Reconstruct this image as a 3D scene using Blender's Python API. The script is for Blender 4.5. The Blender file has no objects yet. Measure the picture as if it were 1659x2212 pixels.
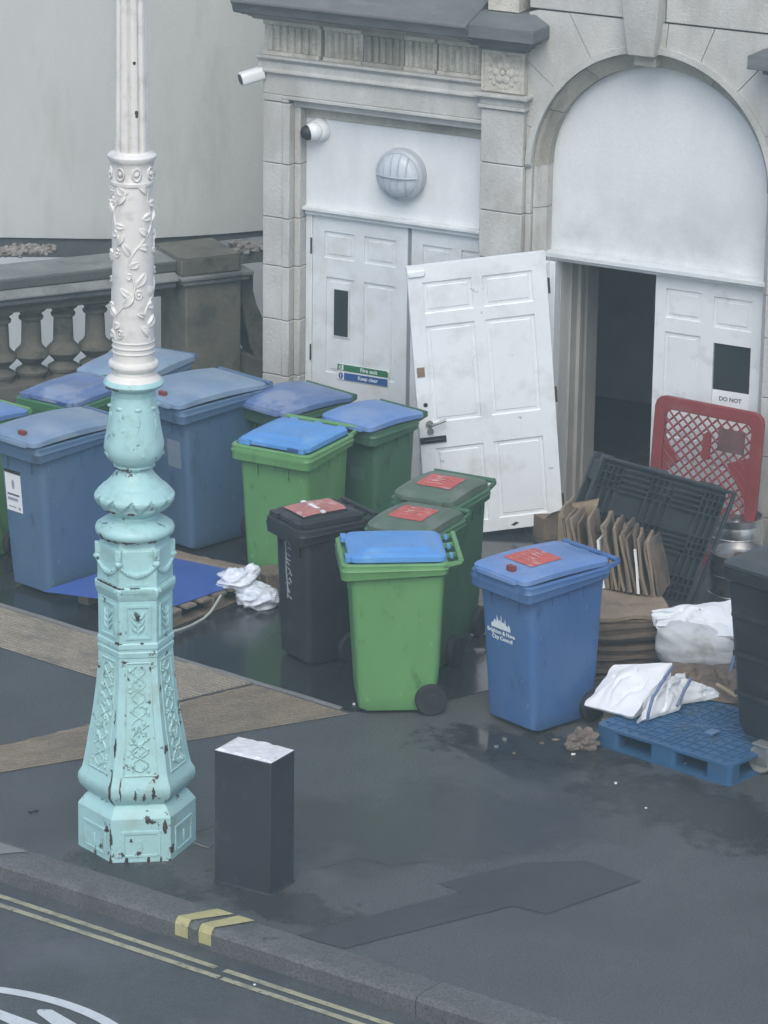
import bpy, math, random
from mathutils import Vector, Matrix, noise

# ------------------------------------------------------------------ camera, sky, sun, exposure
sc = bpy.context.scene
C = sc.collection
F = 8380.0; CH = 8.63; PITCH = math.radians(18); ROLL = 0.013      # focal length in 1659-px units, camera height
fw = Vector((0, math.cos(PITCH), -math.sin(PITCH))); rt = Vector((1, 0, 0)); up = rt.cross(fw)
cr = rt * math.cos(ROLL) + up * math.sin(ROLL); cu = up * math.cos(ROLL) - rt * math.sin(ROLL)
cam = bpy.data.cameras.new('camera'); co = bpy.data.objects.new('camera', cam); C.objects.link(co)
co.matrix_world = Matrix(((cr.x, cu.x, -fw.x, 0), (cr.y, cu.y, -fw.y, 0), (cr.z, cu.z, -fw.z, CH), (0, 0, 0, 1)))
cam.sensor_fit = 'HORIZONTAL'; cam.sensor_width = 36; cam.lens = 36 * F / 1659
cam.clip_end = 2000; cam.clip_start = 0.1
sc.camera = co
SUN_EL, SUN_AZ = math.radians(50), math.radians(184)                # azimuth from north (+Y), clockwise
w = bpy.data.worlds.new('World'); sc.world = w; w.use_nodes = True
nt = w.node_tree; bg = nt.nodes['Background']
sky = nt.nodes.new('ShaderNodeTexSky'); sky.sky_type = 'NISHITA'; sky.sun_disc = False
sky.sun_elevation = SUN_EL; sky.sun_rotation = SUN_AZ; sky.air_density = 1.0; sky.dust_density = 2.2; sky.ozone_density = 0.3
nt.links.new(sky.outputs[0], bg.inputs[0]); bg.inputs[1].default_value = 0.15
sl = bpy.data.lights.new('sun', 'SUN'); sl.energy = 0.8; sl.angle = math.radians(40); sl.color = (1.0, 1.0, 0.90)
so = bpy.data.objects.new('sun', sl); C.objects.link(so)
sd = Vector((math.sin(SUN_AZ) * math.cos(SUN_EL), math.cos(SUN_AZ) * math.cos(SUN_EL), math.sin(SUN_EL)))
so.rotation_euler = sd.to_track_quat('Z', 'Y').to_euler()
sc.view_settings.view_transform = 'Standard'; sc.view_settings.look = 'None'
sc.view_settings.exposure = 0.55; sc.view_settings.gamma = 1
sc.render.resolution_x = 768; sc.render.resolution_y = 1024

def ray(u, v): return fw + cr * ((u - 829.5) / F) - cu * ((v - 1106) / F)
def G(u, v, z=0.0):
    d = ray(u, v); t = (z - CH) / d.z
    return Vector((0, 0, CH)) + d * t
FA = math.radians(-28)                                              # facade frame: x right, y inwards, z up
E1 = Vector((math.cos(FA), math.sin(FA), 0)); E2 = Vector((-math.sin(FA), math.cos(FA), 0))
B0 = Vector((1.24, 26.228, 0))
def FP(u, v, y=0.0):
    d = ray(u, v); o = Vector((0, 0, CH)); t = ((B0 + E2 * y - o).dot(E2)) / d.dot(E2)
    p = o + d * t; q = p - B0
    return q.dot(E1), q.z
R = math.radians
random.seed(7)

# ------------------------------------------------------------------ materials
MATS = {}
def mat(name, col, rough=0.6, var=0.12, scale=4.0, bump=0.0, bscale=80.0, metal=0.0, dirt=None, stretch=(1, 1, 1), spec=0.5, rvar=0.0, coat=0.0, fine=0.0, zgrime=None):
    """col base; var brightness variation; dirt=(colour, amount 0..1, scale, sharpness)"""
    if name in MATS: return MATS[name]
    m = bpy.data.materials.new(name); m.use_nodes = True; MATS[name] = m
    n = m.node_tree; N = n.nodes; Lk = n.links; b = N['Principled BSDF']
    tc = N.new('ShaderNodeTexCoord'); oi = N.new('ShaderNodeObjectInfo')
    mp = N.new('ShaderNodeMapping'); mp.inputs['Scale'].default_value = stretch
    mu = N.new('ShaderNodeMath'); mu.operation = 'MULTIPLY'; mu.inputs[1].default_value = 37.0
    Lk.new(oi.outputs['Random'], mu.inputs[0]); Lk.new(mu.outputs[0], mp.inputs['Location']); Lk.new(tc.outputs['Object'], mp.inputs['Vector'])
    nz = N.new('ShaderNodeTexNoise'); nz.inputs['Scale'].default_value = scale; nz.inputs['Detail'].default_value = 6; nz.inputs['Roughness'].default_value = 0.6
    Lk.new(mp.outputs[0], nz.inputs['Vector'])
    mr = N.new('ShaderNodeMapRange'); mr.inputs['From Min'].default_value = 0.3; mr.inputs['From Max'].default_value = 0.7
    mr.inputs['To Min'].default_value = 1 - var; mr.inputs['To Max'].default_value = 1 + var
    Lk.new(nz.outputs['Fac'], mr.inputs['Value'])
    vm = N.new('ShaderNodeVectorMath'); vm.operation = 'SCALE'; vm.inputs[0].default_value = col[:3]
    Lk.new(mr.outputs[0], vm.inputs['Scale']); out = vm.outputs[0]
    if fine:
        nf = N.new('ShaderNodeTexNoise'); nf.inputs['Scale'].default_value = 75; nf.inputs['Detail'].default_value = 3
        Lk.new(tc.outputs['Object'], nf.inputs['Vector'])
        fr = N.new('ShaderNodeMapRange'); fr.inputs['From Min'].default_value = 0.3; fr.inputs['From Max'].default_value = 0.7
        fr.inputs['To Min'].default_value = 1 - fine; fr.inputs['To Max'].default_value = 1 + fine
        Lk.new(nf.outputs['Fac'], fr.inputs['Value'])
        v2 = N.new('ShaderNodeVectorMath'); v2.operation = 'SCALE'; Lk.new(out, v2.inputs[0]); Lk.new(fr.outputs[0], v2.inputs['Scale']); out = v2.outputs[0]
    if dirt:
        dl = dirt if isinstance(dirt, list) else [dirt]
        for k, (dc, am, ds, sh) in enumerate(dl):
            nd = N.new('ShaderNodeTexNoise'); nd.inputs['Scale'].default_value = ds; nd.inputs['Detail'].default_value = 8; nd.inputs['Roughness'].default_value = 0.62
            mp2 = N.new('ShaderNodeMapping'); mp2.inputs['Location'].default_value = (3.1 + k * 7, 1.7, 9.2); mp2.inputs['Scale'].default_value = stretch
            Lk.new(tc.outputs['Object'], mp2.inputs['Vector']); Lk.new(mp2.outputs[0], nd.inputs['Vector'])
            cen = 0.72 - 0.3 * am; hw = 0.5 / max(sh, 1)
            rr = N.new('ShaderNodeMapRange'); rr.inputs['From Min'].default_value = cen - hw * 0.3; rr.inputs['From Max'].default_value = cen + hw * 0.3
            Lk.new(nd.outputs['Fac'], rr.inputs['Value'])
            mx = N.new('ShaderNodeMix'); mx.data_type = 'RGBA'; Lk.new(rr.outputs[0], mx.inputs['Factor'])
            Lk.new(out, mx.inputs['A']); mx.inputs['B'].default_value = (*dc, 1); out = mx.outputs['Result']
    if zgrime:
        gc, g0, g1 = zgrime; sx_ = N.new('ShaderNodeSeparateXYZ'); Lk.new(tc.outputs['Object'], sx_.inputs[0])
        gr = N.new('ShaderNodeMapRange'); gr.interpolation_type = 'SMOOTHSTEP'; gr.inputs['From Min'].default_value = g1; gr.inputs['From Max'].default_value = g0; Lk.new(sx_.outputs['Z'], gr.inputs['Value'])
        gn = N.new('ShaderNodeTexNoise'); gn.inputs['Scale'].default_value = 2.2; gn.inputs['Detail'].default_value = 8; gn.inputs['Roughness'].default_value = .65; Lk.new(tc.outputs['Object'], gn.inputs['Vector'])
        gm = N.new('ShaderNodeMapRange'); gm.inputs['From Min'].default_value = .35; gm.inputs['From Max'].default_value = .62; Lk.new(gn.outputs['Fac'], gm.inputs['Value'])
        gx = N.new('ShaderNodeMath'); gx.operation = 'MULTIPLY'; Lk.new(gr.outputs[0], gx.inputs[0]); Lk.new(gm.outputs[0], gx.inputs[1])
        mx = N.new('ShaderNodeMix'); mx.data_type = 'RGBA'; Lk.new(gx.outputs[0], mx.inputs['Factor']); Lk.new(out, mx.inputs['A']); mx.inputs['B'].default_value = (*gc, 1); out = mx.outputs['Result']
    Lk.new(out, b.inputs['Base Color'])
    b.inputs['Roughness'].default_value = rough; b.inputs['Metallic'].default_value = metal
    b.inputs['Specular IOR Level'].default_value = spec
    if coat: b.inputs['Coat Weight'].default_value = coat; b.inputs['Coat Roughness'].default_value = 0.2
    if rvar:
        nr = N.new('ShaderNodeTexNoise'); nr.inputs['Scale'].default_value = scale * 0.6; nr.inputs['Detail'].default_value = 4
        Lk.new(tc.outputs['Object'], nr.inputs['Vector'])
        r2 = N.new('ShaderNodeMapRange'); r2.inputs['From Min'].default_value = 0.35; r2.inputs['From Max'].default_value = 0.65
        r2.inputs['To Min'].default_value = max(0.04, rough - rvar); r2.inputs['To Max'].default_value = min(1, rough + rvar)
        Lk.new(nr.outputs['Fac'], r2.inputs['Value']); Lk.new(r2.outputs[0], b.inputs['Roughness'])
    if bump:
        nb = N.new('ShaderNodeTexNoise'); nb.inputs['Scale'].default_value = bscale; nb.inputs['Detail'].default_value = 5
        Lk.new(tc.outputs['Object'], nb.inputs['Vector'])
        bp = N.new('ShaderNodeBump'); bp.inputs['Strength'].default_value = bump; bp.inputs['Distance'].default_value = 0.01
        Lk.new(nb.outputs['Fac'], bp.inputs['Height']); Lk.new(bp.outputs[0], b.inputs['Normal'])
    return m

DK = (0.03, 0.03, 0.028)
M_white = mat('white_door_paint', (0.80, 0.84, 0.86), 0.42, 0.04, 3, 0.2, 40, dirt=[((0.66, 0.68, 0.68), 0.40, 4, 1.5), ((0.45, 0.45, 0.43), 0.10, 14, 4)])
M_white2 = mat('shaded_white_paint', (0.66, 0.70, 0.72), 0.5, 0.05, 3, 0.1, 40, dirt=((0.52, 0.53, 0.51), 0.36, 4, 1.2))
M_panel = mat('white_board_paint', (0.72, 0.75, 0.765), 0.6, 0.05, 1.3, 0.15, 30, dirt=[((0.60, 0.63, 0.64), 0.45, 1.6, 1), ((0.62, 0.645, 0.65), 0.3, 5, 1)], stretch=(1, 1, 0.5), fine=0.04)
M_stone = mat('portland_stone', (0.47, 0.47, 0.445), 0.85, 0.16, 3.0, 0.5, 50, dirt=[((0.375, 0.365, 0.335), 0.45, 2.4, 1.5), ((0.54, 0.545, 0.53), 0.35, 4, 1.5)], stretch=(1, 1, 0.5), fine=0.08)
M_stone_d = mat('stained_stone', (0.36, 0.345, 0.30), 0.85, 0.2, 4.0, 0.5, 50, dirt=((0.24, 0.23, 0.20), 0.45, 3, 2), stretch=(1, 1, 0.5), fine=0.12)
M_stone_c = mat('carved_stone', (0.52, 0.50, 0.44), 0.85, 0.2, 6.0, 0.6, 60, dirt=((0.34, 0.32, 0.27), 0.45, 5, 2), fine=0.12)
M_lead = mat('lead_weathering', (0.14, 0.15, 0.155), 0.6, 0.2, 3.0, 0.3, 40, dirt=((0.18, 0.19, 0.19), 0.4, 5, 2), stretch=(1, 1, 3))
M_joint = mat('joint_mortar', (0.19, 0.185, 0.17), 0.95)
M_bal = mat('weathered_baluster_stone', (0.115, 0.11, 0.092), 0.9, 0.25, 5, 0.5, 50, dirt=[((0.13, 0.125, 0.10), 0.45, 3, 2), ((0.05, 0.05, 0.045), 0.35, 7, 2)], fine=0.15)
M_pier = mat('weathered_pier_stone', (0.14, 0.135, 0.11), 0.9, 0.25, 4, 0.5, 50, dirt=((0.075, 0.075, 0.066), 0.45, 3, 2), fine=0.15)
M_cop = mat('coping_stone', (0.20, 0.21, 0.205), 0.85, 0.2, 4, 0.4, 50, dirt=((0.11, 0.12, 0.12), 0.35, 3, 2), fine=0.12)
M_copd = mat('dark_coping_stone', (0.085, 0.095, 0.095), 0.85, 0.2, 4, 0.4, 50, fine=0.12)
M_render = mat('grey_wall_render', (0.53, 0.545, 0.53), 0.85, 0.07, 0.9, 0.25, 90, dirt=[((0.46, 0.48, 0.47), 0.45, 0.7, 1), ((0.45, 0.46, 0.44), 0.25, 4, 1.5)], stretch=(1, 1, .25), fine=0.05)
M_renderl = mat('pale_board', (0.50, 0.53, 0.55), 0.8, 0.08, 2)
M_dark = mat('dark_interior_paint', (0.50, 0.52, 0.52), 0.8, 0.1, 3)
M_int = mat('grey_lining_paint', (0.58, 0.58, 0.56), 0.7, 0.1, 3, stretch=(4, 4, 0.5))
M_black = mat('black_plastic', (0.022, 0.024, 0.027), 0.45, 0.25, 6, 0.2, 60, dirt=((0.06, 0.065, 0.07), 0.3, 3, 2), rvar=0.12)
M_blackiron = mat('black_iron', (0.02, 0.02, 0.02), 0.5)
M_steel = mat('brushed_steel', (0.50, 0.50, 0.50), 0.32, 0.1, 10, 0.1, 60, metal=1.0, dirt=((0.25, 0.24, 0.22), 0.3, 6, 2))
M_zinc = mat('dull_grey_metal', (0.35, 0.36, 0.35), 0.5, 0.15, 8, metal=0.7)
M_glass = mat('dark_glass', (0.03, 0.04, 0.04), 0.12, 0.1, 3, spec=0.6)
M_fix = mat('grey_lamp_plastic', (0.42, 0.46, 0.50), 0.4, 0.06, 5)
M_whitepl = mat('white_plastic', (0.78, 0.80, 0.80), 0.35, 0.03, 5)
M_lime = mat('lime_green_plastic', (0.12, 0.295, 0.105), 0.45, 0.10, 2.5, 0.15, 90, dirt=[((0.16, 0.34, 0.14), 0.35, 1.6, 1), ((0.07, 0.16, 0.06), 0.20, 9, 2), ((0.22, 0.38, 0.2), 0.12, 22, 4)], stretch=(1, 1, .45), rvar=0.08)
M_dgreen = mat('dark_green_plastic', (0.05, 0.13, 0.07), 0.45, 0.12, 2.5, 0.15, 90, dirt=[((0.07, 0.13, 0.09), 0.35, 2, 1), ((0.02, 0.05, 0.03), 0.25, 8, 2)], stretch=(1, 1, .45), rvar=0.08)
M_mgreen = mat('mid_green_plastic', (0.05, 0.16, 0.07), 0.45, 0.12, 2.5, 0.15, 90, rvar=0.08)
M_olive = mat('faded_green_lid_plastic', (0.095, 0.14, 0.10), 0.5, 0.15, 4, 0.15, 90, dirt=((0.15, 0.18, 0.15), 0.4, 4, 2), rvar=0.08)
M_bluelid = mat('bright_blue_lid_plastic', (0.10, 0.29, 0.62), 0.42, 0.08, 3, 0.12, 90, dirt=((0.19, 0.38, 0.66), 0.3, 4, 2), rvar=0.08)
M_navy = mat('faded_navy_lid_plastic', (0.10, 0.17, 0.34), 0.38, 0.2, 3, 0.12, 90, dirt=((0.22, 0.28, 0.42), 0.42, 3, 3), rvar=0.1)
M_bluebody = mat('slate_blue_plastic', (0.075, 0.145, 0.255), 0.45, 0.10, 2, 0.15, 90, dirt=[((0.11, 0.17, 0.26), 0.4, 2, 1), ((0.05, 0.085, 0.13), 0.22, 8, 2), ((0.2, 0.26, 0.34), 0.1, 25, 4)], stretch=(1, 1, .45), rvar=0.08)
M_bluebody2 = mat('royal_blue_plastic', (0.055, 0.135, 0.32), 0.45, 0.10, 2, 0.15, 90, dirt=[((0.09, 0.17, 0.33), 0.35, 2, 1), ((0.03, 0.07, 0.16), 0.22, 8, 2), ((0.15, 0.23, 0.38), 0.1, 25, 4)], stretch=(1, 1, .45), rvar=0.08)
M_dustlid = mat('dusty_blue_lid_plastic', (0.17, 0.26, 0.38), 0.42, 0.08, 3, 0.12, 90, dirt=((0.27, 0.35, 0.45), 0.5, 2.5, 1.5), rvar=0.08)
M_bluelid2 = mat('royal_blue_lid_plastic', (0.12, 0.23, 0.48), 0.42, 0.08, 3, 0.12, 90, dirt=((0.2, 0.30, 0.50), 0.4, 3, 1.5), rvar=0.08)
M_red = mat('faded_red_sticker', (0.50, 0.10, 0.085), 0.6, 0.15, 12, dirt=((0.50, 0.30, 0.28), 0.42, 18, 3))
M_pink = mat('pale_pink_sticker', (0.42, 0.17, 0.15), 0.45, 0.2, 10, dirt=((0.60, 0.45, 0.43), 0.4, 9, 3))
M_redpl = mat('red_clip_plastic', (0.20, 0.035, 0.03), 0.5)
M_rub = mat('black_rubber', (0.02, 0.021, 0.022), 0.8, 0.2, 8)
M_paper = mat('white_paper', (0.80, 0.82, 0.83), 0.6, 0.05, 6)
M_ink = mat('dark_print', (0.10, 0.11, 0.14), 0.7)
M_inkg = mat('grey_print', (0.30, 0.32, 0.38), 0.7)
M_sgreen = mat('sign_green', (0.03, 0.16, 0.07), 0.45)
M_sblue = mat('sign_blue', (0.025, 0.09, 0.28), 0.45)
M_markw = mat('white_print', (0.70, 0.76, 0.80), 0.6, 0.08, 30)
M_scrawl = mat('white_paint_scrawl', (0.25, 0.27, 0.29), 0.6, 0.3, 25)
M_mint = mat('mint_green_gloss_paint', (0.375, 0.605, 0.61), 0.45, 0.06, 3, 0.2, 40,
             dirt=[((0.30, 0.48, 0.46), 0.38, 14, 1.5), ((0.045, 0.035, 0.028), 0.24, 9, 9)])
M_mintb = mat('chipped_mint_paint', (0.375, 0.605, 0.61), 0.5, 0.07, 3, 0.3, 40,
              dirt=[((0.34, 0.50, 0.47), 0.38, 7, 2), ((0.05, 0.037, 0.03), 0.30, 10, 9)])
M_cream = mat('cream_gloss_paint', (0.72, 0.70, 0.665), 0.42, 0.05, 3, 0.15, 40,
              dirt=[((0.52, 0.51, 0.48), 0.32, 9, 1.5), ((0.10, 0.06, 0.04), 0.05, 8, 9)])
M_rust = mat('rusty_iron', (0.045, 0.034, 0.028), 0.8, 0.4, 30)
M_tarmac = mat("damp_pavement_tarmac", (0.082, 0.088, 0.090), 0.42, 0.14, 0.8, 0.7, 90, dirt=[((0.062, 0.066, 0.068), 0.50, 0.7, 1.0), ((0.10, 0.104, 0.105), 0.22, 2.6, 2), ((0.045, 0.048, 0.05), 0.12, 14, 4)], rvar=0.14, fine=0.42)
M_patch = mat('new_tarmac_patch', (0.053, 0.057, 0.061), 0.6, 0.14, 2.0, 0.5, 160, fine=0.2)
M_wet = mat('wet_tarmac', (0.030, 0.034, 0.037), 0.16, 0.25, 2.2, 0.08, 60, rvar=0.13, fine=0.2, spec=0.7)
M_road = mat('road_asphalt', (0.070, 0.077, 0.080), 0.55, 0.15, 1.5, 0.6, 110, dirt=[((0.10, 0.106, 0.115), 0.38, 1.4, 1.5), ((0.05, 0.057, 0.064), 0.35, 2.4, 2)], fine=0.25)
M_kerb = mat('granite_kerb', (0.105, 0.106, 0.108), 0.75, 0.18, 3, 0.4, 90, dirt=[((0.075, 0.075, 0.076), 0.45, 3, 2), ((0.045, 0.045, 0.045), 0.18, 12, 3)], fine=0.35)
M_kerbl = mat('pale_kerb_stone', (0.19, 0.19, 0.185), 0.75, 0.15, 3, 0.3, 90, fine=0.15)
M_brown = mat('brown_ribbed_paving', (0.205, 0.168, 0.122), 0.75, 0.2, 3, 0.5, 60, dirt=((0.15, 0.13, 0.105), 0.4, 3, 2), stretch=(1.5, 2.5, 1), fine=0.3)
M_brown2 = mat('worn_brown_ribbed_paving', (0.255, 0.222, 0.17), 0.75, 0.2, 3, 0.5, 60, dirt=((0.17, 0.15, 0.13), 0.45, 3, 2), stretch=(1.5, 2.5, 1), fine=0.3)
M_yel = mat('worn_yellow_line_paint', (0.36, 0.345, 0.23), 0.7, 0.15, 8, 0.4, 120, dirt=[((0.19, 0.19, 0.15), 0.46, 6, 2), ((0.12, 0.12, 0.115), 0.36, 35, 3)])
M_yel2 = mat('yellow_kerb_paint', (0.40, 0.375, 0.18), 0.7, 0.12, 8, 0.4, 120, dirt=((0.25, 0.24, 0.13), 0.3, 30, 3))
M_rwhite = mat('white_road_paint', (0.55, 0.59, 0.60), 0.6, 0.08, 6, 0.3, 120, dirt=((0.35, 0.37, 0.38), 0.25, 20, 3))
M_card = mat('brown_cardboard', (0.24, 0.19, 0.14), 0.85, 0.2, 5, 0.2, 60, dirt=((0.15, 0.11, 0.08), 0.35, 5, 2), fine=0.1)
M_card2 = mat('wet_brown_cardboard', (0.16, 0.12, 0.09), 0.7, 0.25, 5, 0.2, 60, dirt=((0.065, 0.055, 0.045), 0.45, 6, 2), fine=0.1)
M_card3 = mat('pale_cardboard', (0.36, 0.29, 0.20), 0.85, 0.15, 5, fine=0.1)
M_wood = mat('grimy_pallet_wood', (0.20, 0.16, 0.12), 0.8, 0.3, 4, 0.4, 60, stretch=(1, 1, 1), fine=0.15)
M_sheet = mat('blue_plastic_sheet', (0.05, 0.11, 0.36), 0.5, 0.12, 3, 0.15, 50, dirt=((0.06, 0.12, 0.35), 0.4, 4, 1.5))
M_bluepal = mat('blue_pallet_plastic', (0.03, 0.10, 0.21), 0.45, 0.12, 4, 0.2, 60, dirt=((0.055, 0.10, 0.16), 0.35, 5, 2))
M_blackpal = mat('charcoal_pallet_plastic', (0.035, 0.042, 0.048), 0.5, 0.2, 5, 0.2, 60, dirt=((0.065, 0.07, 0.075), 0.35, 5, 2))
M_redbar = mat('faded_red_barrier_plastic', (0.21, 0.035, 0.038), 0.5, 0.15, 5, 0.15, 60, dirt=((0.21, 0.075, 0.075), 0.35, 6, 2))
M_sack = mat('white_woven_plastic', (0.74, 0.78, 0.82), 0.55, 0.06, 8, 0.4, 220)
M_sack2 = mat('grubby_woven_plastic', (0.52, 0.55, 0.58), 0.6, 0.12, 6, 0.4, 220, dirt=((0.30, 0.30, 0.28), 0.35, 5, 2))
M_strap = mat('blue_webbing', (0.13, 0.18, 0.32), 0.7, 0.15, 20)
M_bag = mat('thin_white_polythene', (0.70, 0.75, 0.82), 0.35, 0.1, 8, 0.2, 40)
M_gravel = mat('pale_pebbles', (0.24, 0.22, 0.20), 0.85, 0.6, 14)
M_brownpaper = mat('crumpled_brown_paper', (0.16, 0.13, 0.11), 0.85, 0.3, 12)

# ------------------------------------------------------------------ mesh builder
class MB:
    def __init__(s): s.v = []; s.f = []
    def add(s, vs, fs, M=None):
        b = len(s.v)
        for p in vs:
            p = Vector(p); s.v.append(tuple(M @ p if M else p))
        for f in fs: s.f.append([i + b for i in f])
    def box(s, x0, x1, y0, y1, z0, z1, M=None):
        s.add([(x0, y0, z0), (x1, y0, z0), (x1, y1, z0), (x0, y1, z0), (x0, y0, z1), (x1, y0, z1), (x1, y1, z1), (x0, y1, z1)],
              [(0, 3, 2, 1), (4, 5, 6, 7), (0, 1, 5, 4), (1, 2, 6, 5), (2, 3, 7, 6), (3, 0, 4, 7)], M)
    def loft(s, loops, cap0=True, cap1=True, M=None, closed=True):
        n = len(loops[0]); vs = [p for l in loops for p in l]; fs = []
        for k in range(len(loops) - 1):
            for i in range(n if closed else n - 1):
                j = (i + 1) % n
                fs.append((k * n + i, k * n + j, (k + 1) * n + j, (k + 1) * n + i))
        if cap0: fs.append(tuple(reversed(range(n))))
        if cap1: fs.append(tuple((len(loops) - 1) * n + i for i in range(n)))
        s.add(vs, fs, M)
    def prism(s, pts, z0, z1, M=None):           # pts counter-clockwise in xy
        s.loft([[(x, y, z0) for x, y in pts], [(x, y, z1) for x, y in pts]], M=M)
    def prismy(s, pts, y0, y1, M=None):          # pts (x,z) extruded in y
        s.loft([[(x, y0, z) for x, z in pts], [(x, y1, z) for x, z in pts]], M=M)
    def prismx(s, pts, x0, x1, M=None):          # pts (y,z) extruded in x
        s.loft([[(x0, y, z) for y, z in pts], [(x1, y, z) for y, z in pts]], M=M)
    def lathe(s, prof, n=24, M=None, a0=0.0):
        s.loft([[(r * math.cos(a0 + 2 * math.pi * i / n), r * math.sin(a0 + 2 * math.pi * i / n), z) for i in range(n)] for r, z in prof], M=M)
    def tube(s, path, r, n=8, M=None):
        P = [Vector(p) for p in path]; loops = []
        for i, p in enumerate(P):
            d = (P[min(i + 1, len(P) - 1)] - P[max(i - 1, 0)]).normalized()
            a = d.orthogonal() if i == 0 else (a - d * a.dot(d))
            a.normalize(); b = d.cross(a); rr = r[i] if isinstance(r, (list, tuple)) else r
            loops.append([p + (a * math.cos(2 * math.pi * k / n) + b * math.sin(2 * math.pi * k / n)) * rr for k in range(n)])
        s.loft(loops, M=M)
    def ell(s, c, r, n=12, m=8, M=None, f=None):
        c = Vector(c); loops = []
        for i in range(1, m):
            t = math.pi * i / m; L_ = []
            for k in range(n):
                a = 2 * math.pi * k / n
                d = Vector((math.sin(t) * math.cos(a), math.sin(t) * math.sin(a), -math.cos(t)))
                q = f(d) if f else 1.0
                L_.append(c + Vector((d.x * r[0], d.y * r[1], d.z * r[2])) * q)
            loops.append(L_)
        s.loft(loops, M=M)
    def build(s, name, m, parent=None, smooth=False, bevel=0.0, matrix=None, angle=35, seg=2, sub=0):
        me = bpy.data.meshes.new(name); me.from_pydata([tuple(p) for p in s.v], [], s.f); me.materials.append(m); me.update()
        if smooth:
            me.polygons.foreach_set('use_smooth', [True] * len(me.polygons)); me.set_sharp_from_angle(angle=R(angle))
        o = bpy.data.objects.new(name, me); C.objects.link(o)
        if matrix: o.matrix_world = matrix
        if parent: o.parent = parent
        if bevel:
            bv = o.modifiers.new('bevel', 'BEVEL'); bv.width = bevel; bv.segments = seg; bv.limit_method = 'ANGLE'; bv.angle_limit = R(40)
            me.polygons.foreach_set('use_smooth', [True] * len(me.polygons)); me.set_sharp_from_angle(angle=R(angle))
        if sub:
            sb = o.modifiers.new('sub', 'SUBSURF'); sb.levels = sub; sb.render_levels = sub
        return o

def tag(o, label=None, cat=None, group=None, kind=None):
    if label: o['label'] = label
    if cat: o['category'] = cat
    if group: o['group'] = group
    if kind: o['kind'] = kind
    return o
def thing(name, label, cat, loc=(0, 0, 0), rot=0.0, group=None, M=None):
    o = bpy.data.objects.new(name, None); C.objects.link(o); o.empty_display_size = 0.1
    if M: o.matrix_world = M
    else: o.location = loc; o.rotation_euler = (0, 0, rot)
    return tag(o, label, cat, group)
def text_mesh(name, body, size, m, parent, M, bold=0.0, align='CENTER'):
    cv = bpy.data.curves.new(name, 'FONT'); cv.body = body; cv.size = size; cv.align_x = align; cv.align_y = 'CENTER'
    cv.offset = bold; cv.extrude = 0.0008; cv.resolution_u = 3
    t = bpy.data.objects.new('tmp', cv); C.objects.link(t)
    bpy.context.view_layer.update()
    dg = bpy.context.evaluated_depsgraph_get()
    me = bpy.data.meshes.new_from_object(t.evaluated_get(dg)); bpy.data.objects.remove(t); bpy.data.curves.remove(cv)
    me.materials.clear(); me.materials.append(m)
    o = bpy.data.objects.new(name, me); C.objects.link(o); o.parent = parent; o.matrix_local = M
    return o
def rrect(wd, dp, r, z, n=5, cx=0.0, cy=0.0):
    pts = []
    for (sx, sy, a) in ((1, 1, 0), (-1, 1, 90), (-1, -1, 180), (1, -1, 270)):
        for k in range(n + 1):
            t = R(a + 90 * k / n)
            pts.append((cx + sx * (wd / 2 - r) + r * math.cos(t), cy + sy * (dp / 2 - r) + r * math.sin(t), z))
    return pts
def sstep(a, b, x):
    t = min(1, max(0, (x - a) / (b - a))); return t * t * (3 - 2 * t)
def nz(x, y, z=0.0): return noise.noise(Vector((x, y, z)))

# ------------------------------------------------------------------ ground, road, kerb, markings
def sheet(name, pts, z, m, kind='structure', parent=None):
    b = MB(); b.add([(p[0], p[1], z) for p in pts], [tuple(range(len(pts)))])
    o = b.build(name, m, parent)
    if kind: tag(o, kind=kind)
    return o
KU = Vector((math.cos(R(-36)), math.sin(R(-36)), 0)); KN = Vector((-KU.y, KU.x, 0)); KQ = Vector((-0.97, 19.25, 0))
def KP(t, d, z=0.0): p = KQ + KU * t + KN * d; return (p.x, p.y, z)
sheet('road', [(-90, -60), (90, -60), (90, 110), (-90, 110)], -0.115, M_road)
b = MB(); q = [KP(-10.3, 0.24)[:2], KP(60, 0.24)[:2], (KP(60, 0.24)[0], 100), (-0.25, 100), (-0.25, 30.38), (-9.45, 25.80)]
b.prism(q, -0.20, 0.0); tag(b.build('pavement', M_tarmac), kind='structure')
kb = MB(); t = -30.0; random.seed(3)
while t < 30:
    ln = random.uniform(1.2, 1.6); e = 0.0025
    a0, a1 = t + e, t + ln - e; dz = random.uniform(-0.003, 0.004)
    prof = [(0.002, -0.16), (-0.004, -0.02), (0.010, 0.0 + dz), (0.034, 0.009 + dz), (0.232, 0.006 + dz), (0.236, -0.16)]
    # cross-section swept along the kerb
    L0 = [KP(a0, d, z) for d, z in prof]; L1 = [KP(a1, d, z) for d, z in prof]
    kb.loft([L0, L1]); t += ln
tag(kb.build('kerb', M_kerb, bevel=0.002), kind='structure')
sheet('worn_kerb_stone', [KP(-2.3, 0.05), KP(-1.52, 0.05), KP(-1.40, 0.20), KP(-2.3, 0.20)], 0.0135, M_kerbl)
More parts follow.
